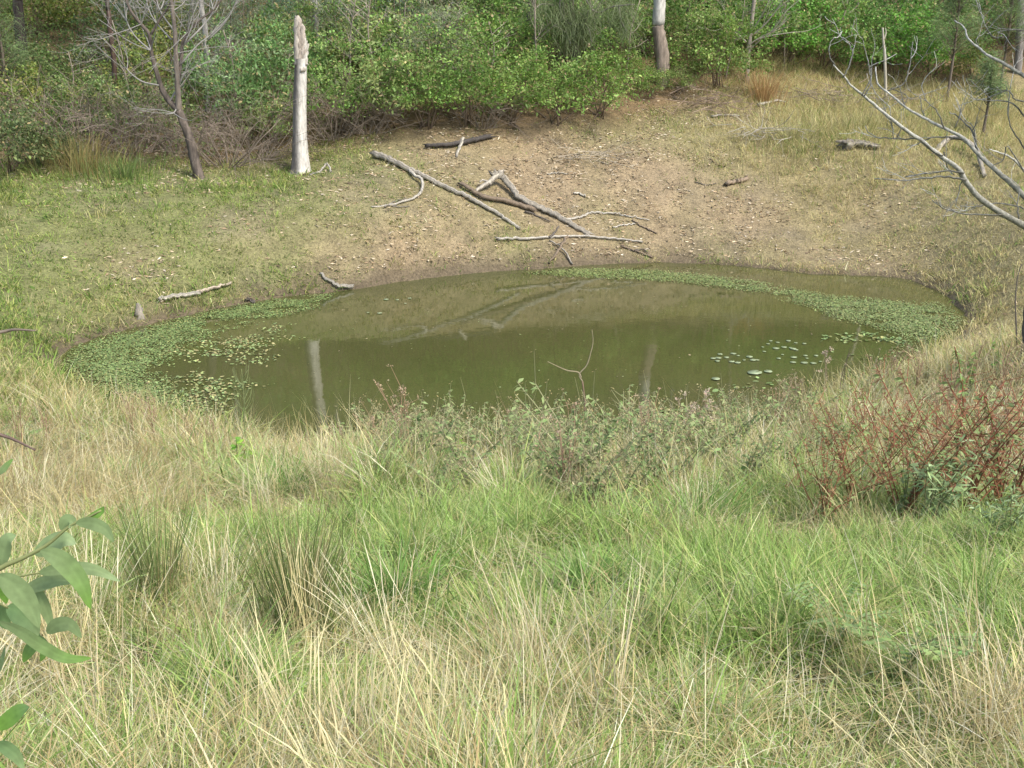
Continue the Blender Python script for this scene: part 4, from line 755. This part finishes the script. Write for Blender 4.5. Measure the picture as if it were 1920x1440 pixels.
grass_clump("dry_grass_clump", "pale tall grass patch under the she oak sapling in the upper east", gp(1860, 225), 700, .9, 1.6, [(.42, .37, .16), (.36, .33, .13), (.48, .42, .22)], .014)
grass_clump("dry_grass_clump", "olive tall grass patch around the fallen pale twigs on the upper eastern bank", gp(1480, 268), 500, .6, 1.3, [(.36, .33, .15), (.27, .27, .10), (.42, .38, .2)], .014)
grass_clump("dry_grass_clump", "olive green tall grass strip behind the lichen covered log fragment", gp(1620, 245), 700, .6, 1.7, [(.34, .32, .13), (.26, .27, .09), (.42, .38, .19)], .014)
# rush tussocks and straw stalks on the near slope
RU = [(.12, .175, .05), (.155, .21, .065), (.21, .22, .08), (.29, .235, .11), (.095, .14, .042)]
def rush(label, u, v, n, L, sp):
    b0 = gp(u, v); return grass_clump("rush_tussock", label, b0, n, L, sp, RU, .0042, .2, .08, "rush", "rush tussocks")
rush("wide dark green rush tussock on the near slope, larger of the two", 562, 1200, 300, .76, .11)
rush("narrow olive rush tussock on the near slope behind the grey green acacia leaves", 300, 1150, 150, .74, .06)
rush("low dark rush tuft in the grass below the narrow olive rush", 290, 1250, 130, .32, .06)
GL = [(.13, .25, .05), (.17, .29, .07), (.21, .32, .09)]
for u, v, L, lb in [(745, 1130, .4, "lush bright green grass clump east of the wide rush tussock"), (250, 925, .45, "green arching grass clump behind the narrow olive rush"), (540, 935, .5, "green grass clump behind the tan straw clump"), (1110, 1120, .36, "bright green grass clump in the middle of the near slope"), (1310, 1000, .5, "dark green grass clump at the foot of the weedy band")]:
    grass_clump("green_grass_clump", lb, gp(u, v), 230, L, .16, GL, .008, .35, .9)
ST = [(.6, .52, .31), (.66, .59, .4), (.52, .42, .24)]
for u, v, n_, L, sp, lb in [(620, 930, 300, .6, .22, "tan upright straw clump standing out at the top of the near slope"), (1010, 1290, 60, .68, .12, "tall sparse straw stalks rising in the middle of the near slope"), (1150, 1370, 50, .62, .14, "leaning pale straw stalks beside the tall sparse stalks"), (1850, 1400, 120, .55, .2, "pale curving straw clump in the bottom east corner of the grass"), (180, 1420, 90, .55, .2, "upright straw stalks below the grey green acacia leaves"), (700, 1420, 90, .4, .2, "flattened straw clump at the near edge of the slope"), (600, 1450, 160, .4, .3, "dense flattened straw mat west of the flattened clump")]:
    grass_clump("straw_clump", lb, gp(u, v), n_, L, sp, ST, .0038, .3 if sp > .12 else .18, .3)

# ------------------------------------------------------------------ weeds on the near bank
def weed(name, label, cat, loc, Hh, nst, spread, stemc, lcols, nl, leaf, asp, tips=None, wob=.12, group=None, S=3, twig=0):
    t = thing(name, label, cat, loc, group); m = MB(); q = MB(); tp = []
    for k in range(nst):
        a = random.uniform(0, 2 * PI); h = Hh * random.uniform(.55, 1.1); o = spread * random.random() ** .5 * Hh
        P = smooth_path([[rng.normal(0, .03), rng.normal(0, .03), -.05], [math.cos(a) * o * .4, math.sin(a) * o * .4, h * .5], [math.cos(a) * o + rng.normal(0, wob * .3), math.sin(a) * o + rng.normal(0, wob * .3), h]], 5)
        tube(m, P, .006, .0025, np.array(stemc) * random.uniform(.75, 1.25), 5, 1, cap=False); tp.append(P[-1])
        if twig:
            for _ in range(twig): j = random.randrange(4, len(P)); e = P[j] + rng.normal(0, .09, 3) + [0, 0, .09]; tube(m, [P[j], e], .003, .0015, stemc, 4, 1, cap=False); tp.append(e)
        if nl:
            ii = rng.uniform(1.5, len(P) - 1.01, nl); i0 = ii.astype(int); O = P[i0] + (P[i0 + 1] - P[i0]) * (ii - i0)[:, None]; az = rng.uniform(0, 2 * PI, nl)
            D = unit(np.stack([np.cos(az), np.sin(az), rng.normal(.35, .4, nl)], 1)); L_ = rng.uniform(.6, 1.3, nl) * leaf
            leaves(q, O, D, L_, L_ * asp, np.abs(rng.normal(.35, .2, nl)), np.asarray(lcols)[rng.integers(0, len(lcols), nl)] * np.exp(rng.normal(0, .18, (nl, 1))), S)
    m.build("stems", M_TWIG, t)
    if nl: q.build("leaves", M_LEAF, t)
    if tips:
        tc_, nn, sz = tips; f = MB(); tp = np.array(tp); kk = np.repeat(np.arange(len(tp)), nn); N = len(kk)
        leaves(f, tp[kk] + rng.normal(0, sz * .5, (N, 3)), unit(rng.normal(0, 1, (N, 3)) + [0, 0, .5]), np.full(N, sz), np.full(N, sz * .5), np.zeros(N), cvar(tc_, N, .2), 3); f.build("flower_or_seed_heads", M_LEAF, t)  # seed heads clustered at the tips of stems and twigs
    return t
WGR = [(.22, .30, .11), (.28, .35, .14), (.32, .34, .15), (.18, .26, .09)]
wA = weed("bank_weed", "green and brown leafy weed in the tangled band along the near water edge", "weed", gp(900, 868), .6, 10, .6, (.26, .25, .14), WGR, 30, .052, .42, ((.36, .29, .15), 2, .02), group="leafy weeds of the near bank", twig=2)
wB = weed("bank_weed", "green and brown leafy weed in the tangled band along the near water edge", "weed", gp(1000, 872), .55, 10, .7, (.27, .25, .14), WGR + [(.32, .27, .14)], 26, .05, .4, ((.42, .35, .2), 3, .022), group="leafy weeds of the near bank", twig=3)
wC = weed("dry_weed", "thin brown dried weed stalk with small seed heads on the near bank", "dead weed", gp(1210, 880), .62, 7, .4, (.3, .2, .13), [(.34, .23, .13), (.24, .2, .09)], 8, .035, .4, ((.45, .33, .22), 7, .022), group="dried weeds of the near bank", twig=3)
for k in range(66):
    u = random.uniform(700, 1540); v = 842 + 135 * random.random() ** 1.4 - max(0, u - 1150) * .12; src = random.choice([wA, wA, wB, wA, wB, wA, wC])
    copy_thing(src, src["label"], gp(u, v), random.uniform(0, 6.28), random.uniform(.8, 1.25) * (1.25 if random.random() < .15 else 1))
for k in range(26):
    u = random.uniform(1480, 1900); v = random.uniform(700, 900); v = max(v, 1180 - u * .27); src = random.choice([wC, wC, wB])
    copy_thing(src, src["label"], gp(u, v), random.uniform(0, 6.28), random.uniform(.55, .9))
for u, v in [(250, 815), (290, 825), (360, 850), (640, 868), (700, 872), (760, 878), (90, 830), (40, 850), (400, 850)]:
    copy_thing(wC, wC["label"], gp(u, v), random.uniform(0, 6.28), random.uniform(.6, .95))
# red stemmed dock stand
RED = (.26, .11, .062); DK = [(.24, .31, .11), (.30, .36, .14), (.26, .12, .06), (.2, .27, .09), (.27, .34, .13), (.28, .17, .08)]
dA = weed("red_stem_weed", "x", "weed", (0, 0, -50), .9, 13, .75, RED, DK, 46, .05, .34, ((.24, .11, .06), 6, .02), .25, "red stemmed weeds", twig=3)
dlist = [(1795, 985, 1.15, "red stemmed weed with the tallest leafy spike in the eastern stand"), (1690, 985, .95, "red stemmed weed behind the blue green willow leaved weed"), (1600, 965, .9, "red stemmed weed at the western end of the red stand"), (1880, 975, 1.1, "red stemmed weed at the eastern end of the red stand"), (1745, 950, 1.1, "red stemmed weed in the middle of the red stand, set back"), (1850, 930, 1.0, "red stemmed weed with dark hanging seed tails in the red stand"), (1540, 985, .75, "short red stemmed weed leaning away from the red stand"), (1640, 915, .95, "red stemmed weed with one bare forked branch above the grass")]
for k, (u, v, s, lb) in enumerate(dlist):
    if k == 0: dA.location = gp(u, v); dA.scale = (s,) * 3; dA["label"] = lb
    else: copy_thing(dA, lb, gp(u, v), random.uniform(0, 6.28), s)
m = MB(); b0 = gp(1800, 960); D = b0[1]       # the tall spikes
for nm, px, lb in [("leafy_spike", [(1785, 900), (1797, 830), (1806, 760), (1801, 700), (1790, 650)], "tall leafy red and green spike rising above the red stemmed stand"), ("leafy_spike", [(1876, 900), (1868, 840), (1860, 790), (1842, 735)], "dark red seed spike east of the tallest leafy spike")]:
    P = smooth_path([gp(px[0][0], 960)] + P2(px, D), 10); base = P[0].copy(); t = thing(nm, lb, "weed", base); m = MB(); tube(m, P, .009, .004, RED, 6, 1); m.build("stem", M_TWIG, t, base)
    N = 190; q = MB(); ii = rng.uniform(6, len(P) - 1.01, N); i0 = ii.astype(int); O = P[i0] + (P[i0 + 1] - P[i0]) * (ii - i0)[:, None]; f = (ii / len(P))[:, None]; az = rng.uniform(0, 2 * PI, N)
    C = np.where(rng.random((N, 1)) < f * (1.15 if px[0][0] < 1850 else .6), np.array([[.17, .26, .07]]), np.array([[.25, .085, .045]])) * np.exp(rng.normal(0, .2, (N, 1)))
    leaves(q, O, unit(np.stack([np.cos(az), np.sin(az), rng.normal(-.1, .5, N)], 1)), rng.uniform(.03, .07, N), rng.uniform(.008, .017, N), np.full(N, .4), C, 3); q.build("leaves", M_LEAF, t, base)
BG = [(.26, .35, .15), (.31, .40, .2), (.22, .3, .12)]
wB2 = weed("willow_weed", "blue green weed with narrow willow leaves in front of the red stemmed stand", "weed", gp(1745, 1000), .62, 13, .55, (.2, .2, .1), BG, 36, .09, .17, None, .2, S=4)
copy_thing(wB2, "smaller blue green narrow leaved weed at the east end of the red stand", gp(1880, 1030), 1, .7)
def fern_weed(label, u, v, s):
    s *= .75
    b0 = gp(u, v); t = thing("feathery_weed", label, "weed", b0, "feathery blue green weeds"); q = MB(); m = MB()
    for k in range(9):
        a = random.uniform(0, 2 * PI); P = smooth_path([[0, 0, 0], [math.cos(a) * .1 * s, math.sin(a) * .1 * s, .28 * s], [math.cos(a) * .32 * s, math.sin(a) * .32 * s, .36 * s]], 8); tube(m, P, .003, .0015, (.2, .22, .1), 4, 1, cap=False)
        tg = unit(np.gradient(P, axis=0)); sd_ = np.stack([-np.sin(a) * np.ones(len(P)), np.cos(a) * np.ones(len(P)), 0 * tg[:, 0]], 1)
        for sg in (-1, 1):
            O = P[4:]; leaves(q, O, unit(sd_[4:] * sg + tg[4:] * .35), np.full(len(O), .055 * s), np.full(len(O), .02 * s), np.full(len(O), .15), cvar((.22, .31, .11), len(O)), 3)
    m.build("stems", M_TWIG, t); q.build("leaves", M_LEAF, t)
for u, v, s, lb in [(1690, 1290, 1.0, "feathery blue green weed low in the grass, lowest of its kind on the slope"), (1570, 1235, .9, "feathery blue green weed up and west of the lowest one"), (1850, 1035, .7, "feathery weed below the eastern end of the red stand"), (1060, 900, 1.3, "feathery blue green weed inside the tangled bank weeds"), (1080, 820, 1.0, "feathery blue green weed at the base of the bare forked stem"), (1170, 1000, .9, "feathery grey green weed at the lower edge of the tangled bank weeds"), (45, 850, 1.0, "feathery weed among straw on the western bank")]: fern_weed(lb, u, v, s)
# broom-like green plant, climbers, thistles
b0 = gp(462, 850); D = b0[1]; t = thing("broom_plant", "fine green broom like plant standing against the water on the near western bank", "weed", b0)
m = MB(); P = smooth_path([b0] + P2([(459, 800), (457, 740), (453, 692)], D), 6); tube(m, P, .009, .003, (.2, .22, .1), 6, 1)
for k in range(34):
    j = random.randrange(4, len(P) - 2); a = random.uniform(0, 2 * PI); L = .34 * (1 - .5 * j / len(P)); e = P[j] + np.array([math.cos(a) * L * .5, math.sin(a) * L * .5, L]); tube(m, [P[j], (P[j] + e) / 2 + [math.cos(a) * .03, math.sin(a) * .03, -.02], e], .003, .0015, (.2, .24, .11), 4, 2, cap=False)
m.build("stems", M_TWIG, t, b0)
for u, v, hh, lb in [(450, 885, .42, "glossy bright green broad leaved seedling below the broom like plant"), (853, 880, .42, "yellow green broad leaved seedling at the west end of the tangled weeds"), (835, 905, .4, "dark green broad leaved seedling under the yellow green one")]:
    weed("broad_leaf_weed", lb, "weed", gp(u, v), hh, 3, .25, (.15, .2, .06), [(.13, .27, .04), (.2, .34, .05)] if "dark" not in lb else [(.09, .19, .04)], 7, .11, .5, None, .08, S=4)
for u, v, lb in [(1290, 850, "dead thistle with pale fluffy brown heads at the near water edge"), (1330, 855, "second dead thistle with fluffy heads beside the open water, nearer the eastern bank"), (1545, 745, "tall dead thistle stalk with two pale heads on the eastern bank"), (1575, 765, "dark dead seed stalk standing just east of the tall thistle stalk")]:
    weed("dead_thistle", lb, "dead weed", gp(u, v), .62 if u < 1400 else .85, 6 if u < 1400 else 2, .35 if u < 1400 else .08, (.27, .2, .14) if u != 1575 else (.12, .09, .07), [(.3, .24, .15)], 8, .05, .3, ((.5, .4, .3), 16, .035) if u != 1575 else None, .15, twig=2 if u < 1560 else 1)
for u, v, lb in [(1815, 730, "small bright green vine topping the grass west of the lichen tree trunk"), (1870, 715, "small yellow green vine right beside the lichen tree trunk"), (1690, 985, "heart leaved vine with grey undersides in the red stand's western part"), (1905, 880, "bright green leafy vine at the eastern edge above the red stand")]:
    weed("vine", lb, "vine", gp(u, v), .55, 4, .3, (.16, .2, .08), [(.14, .25, .06), (.2, .3, .08)] if "grey" not in lb else [(.24, .31, .13)], 8, .06, .6, None, .1, S=4)

# ------------------------------------------------------------------ acacia sapling beside the viewer, leafy shoot in view
D = 1.32; b0 = np.array([-1.02, 1.35, hz(-1.02, 1.35)]); t = thing("acacia_sapling", "young acacia just beside the viewer with grey green sickle leaves reaching into the corner", "sapling", b0)
top = b0 + [0.05, 0.1, 2.3]; G1 = (.2, .22, .09)
m = MB(); tube(m, [b0 - [0, 0, .1], b0 + [0, .03, .8], b0 + [.04, .05, 1.6], top], .018, .007, (.18, .15, .11), 8, 5); m.build("trunk", M_BARK, t, b0)
def pa(u, v, dy=0): return at(u, v, D + dy)
m = MB(); tube(m, [b0 + [.01, .03, .55], pa(-120, 1140), pa(0, 1066), pa(35, 1050), pa(85, 1024), pa(130, 987), pa(165, 970), pa(190, 957)], .0045, .0012, G1, 7, 4); m.build("shoot", M_TWIG, t, b0)
m = MB(); tube(m, [b0 + [.01, .03, .5], pa(-120, 1150, .02), pa(0, 1086, .03), pa(40, 1080, .03), pa(75, 1074, .03)], .0035, .001, G1, 7, 4); m.build("shoot", M_TWIG, t, b0)
m = MB(); tube(m, [b0 + [.01, .03, .5], pa(-110, 1160, -.03), pa(-20, 1130, -.03), pa(15, 1140, -.02)], .0035, .0012, G1, 7, 4); m.build("shoot", M_TWIG, t, b0)
m = MB(); tube(m, [b0 + [.01, .03, .3], pa(-100, 1400), pa(-40, 1385), pa(0, 1375)], .004, .0014, G1, 7, 4); m.build("shoot", M_TWIG, t, b0)
m = MB(); tube(m, [b0 + [.01, .03, .75], pa(-100, 920), pa(-30, 895), pa(0, 882)], .003, .001, G1, 7, 4); m.build("shoot", M_TWIG, t, b0)
PG, PB, PD = (.215, .29, .125), (.16, .30, .05), (.12, .2, .075)
def phyl(px, wpx, c0, c1=None, roll=0.0, dy=0.0, dend=0.0):
    P = smooth_path([pa(u, v, dy + dend * k / (len(px) - 1)) for k, (u, v) in enumerate(px)], 6); n = len(P); s = np.linspace(0, 1, n)
    wd = np.sin(np.clip(s, 0, 1) ** .8 * PI) ** .75 * wpx / F * D * .56 + .0006; T = unit(np.gradient(P, axis=0)); nrm = np.array([0, -CP, SP])
    sd_ = unit(np.cross(T, nrm)); nb = unit(np.cross(sd_, T)); ang = roll * .6 + s * .5 - .25; sv = sd_ * np.cos(ang)[:, None] + nb * np.sin(ang)[:, None]; up = nb * np.cos(ang)[:, None] - sd_ * np.sin(ang)[:, None]
    c0 = np.array(c0); c1 = np.array(c1 if c1 is not None else c0)
    K = 7; e = np.linspace(-1, 1, K); V = P[:, None] + sv[:, None] * (wd[:, None] * e[None])[..., None] + up[:, None] * (np.abs(e)[None] * wd[:, None] * .07)[..., None]
    C = (c0[None] * (1 - s[:, None] ** 2) + c1[None] * s[:, None] ** 2)[:, None] * (1 + .03 * np.sin(e * 9 + 1)[None, :, None]); C = C * np.where(np.abs(e) < .1, 1.07, 1)[None, :, None]
    i = np.arange(n - 1)[:, None] * K; j = np.arange(K - 1)[None]; m = MB(); m.add(V.reshape(-1, 3), np.stack([i + j, i + j + 1, i + K + j + 1, i + K + j], -1), C.reshape(-1, 3)); m.build("leaf", M_PHYL, t, b0)
for a in [([(142, 983), (130, 977), (121, 982), (114, 994)], 26, PG, None, .3, .0), ([(142, 981), (170, 981), (196, 992), (213, 1016)], 24, PG, None, -.3, -.02), ([(158, 975), (175, 968), (190, 958), (195, 950)], 13, PB, None, .2, 0), ([(64, 1040), (95, 1022), (120, 1012), (142, 1020)], 36, PG, None, .5, .03),
          ([(76, 1032), (115, 1050), (150, 1090), (170, 1142)], 36, PG, PB, .1, -.05), ([(70, 1075), (120, 1066), (175, 1068), (225, 1090)], 24, PG, None, .2, .03), ([(38, 1112), (75, 1096), (110, 1088), (145, 1092)], 26, PG, None, .35, .05), ([(-5, 1078), (25, 1098), (52, 1130), (74, 1178)], 44, PG, PG, 0, -.06),
          ([(-2, 1165), (40, 1185), (80, 1212), (125, 1234), (172, 1234)], 26, PG, PB, -.3, -.08), ([(12, 1138), (36, 1150), (58, 1172), (72, 1192)], 40, PD, PG, .4, .02), ([(88, 1188), (108, 1172), (132, 1172), (153, 1196)], 28, PG, None, -.2, 0), ([(2, 1062), (6, 1035), (14, 1012), (30, 1004)], 30, PG, None, .2, .02), ([(-6, 1095), (2, 1105), (8, 1118), (12, 1132)], 20, PB, None, 0, .04),
          ([(74, 1186), (64, 1205), (52, 1225), (44, 1242)], 22, PD, PB, .3, .05), ([(76, 1192), (84, 1210), (82, 1225), (76, 1240)], 16, PD, PB, .3, .05), ([(-6, 1368), (15, 1350), (38, 1332), (55, 1326)], 30, PB, PD, .3, 0), ([(-6, 1392), (12, 1402), (30, 1418), (45, 1444)], 26, PD, PG, .3, 0), ([(-4, 890), (6, 880), (15, 870), (24, 861)], 10, PG, PB, 0, 0),
          ([(60, 1090), (75, 1120), (88, 1150), (100, 1185)], 22, PG, None, .6, .06), ([(-8, 1130), (2, 1150), (8, 1165), (14, 1180)], 30, PD, None, .4, .06), ([(-8, 1270), (0, 1250), (6, 1230), (10, 1210)], 10, PG, None, .4, .06)]: phyl(*a)
m = MB(); tube(m, [b0 + [.03, .05, 1.45], at(-90, 640, 1.7), at(0, 623, 1.75), at(30, 618, 1.75), at(66, 620, 1.75)], .0045, .0014, (.16, .13, .1), 6, 4); m.build("dead_twig", M_TWIG, t, b0)
m = MB(); tube(m, [b0 + [.02, .05, 1.15], at(-90, 790, 1.6), at(0, 815, 1.62), at(30, 826, 1.62), at(66, 844, 1.62)], .0045, .0014, (.12, .085, .07), 6, 4); m.build("dead_twig", M_TWIG, t, b0)
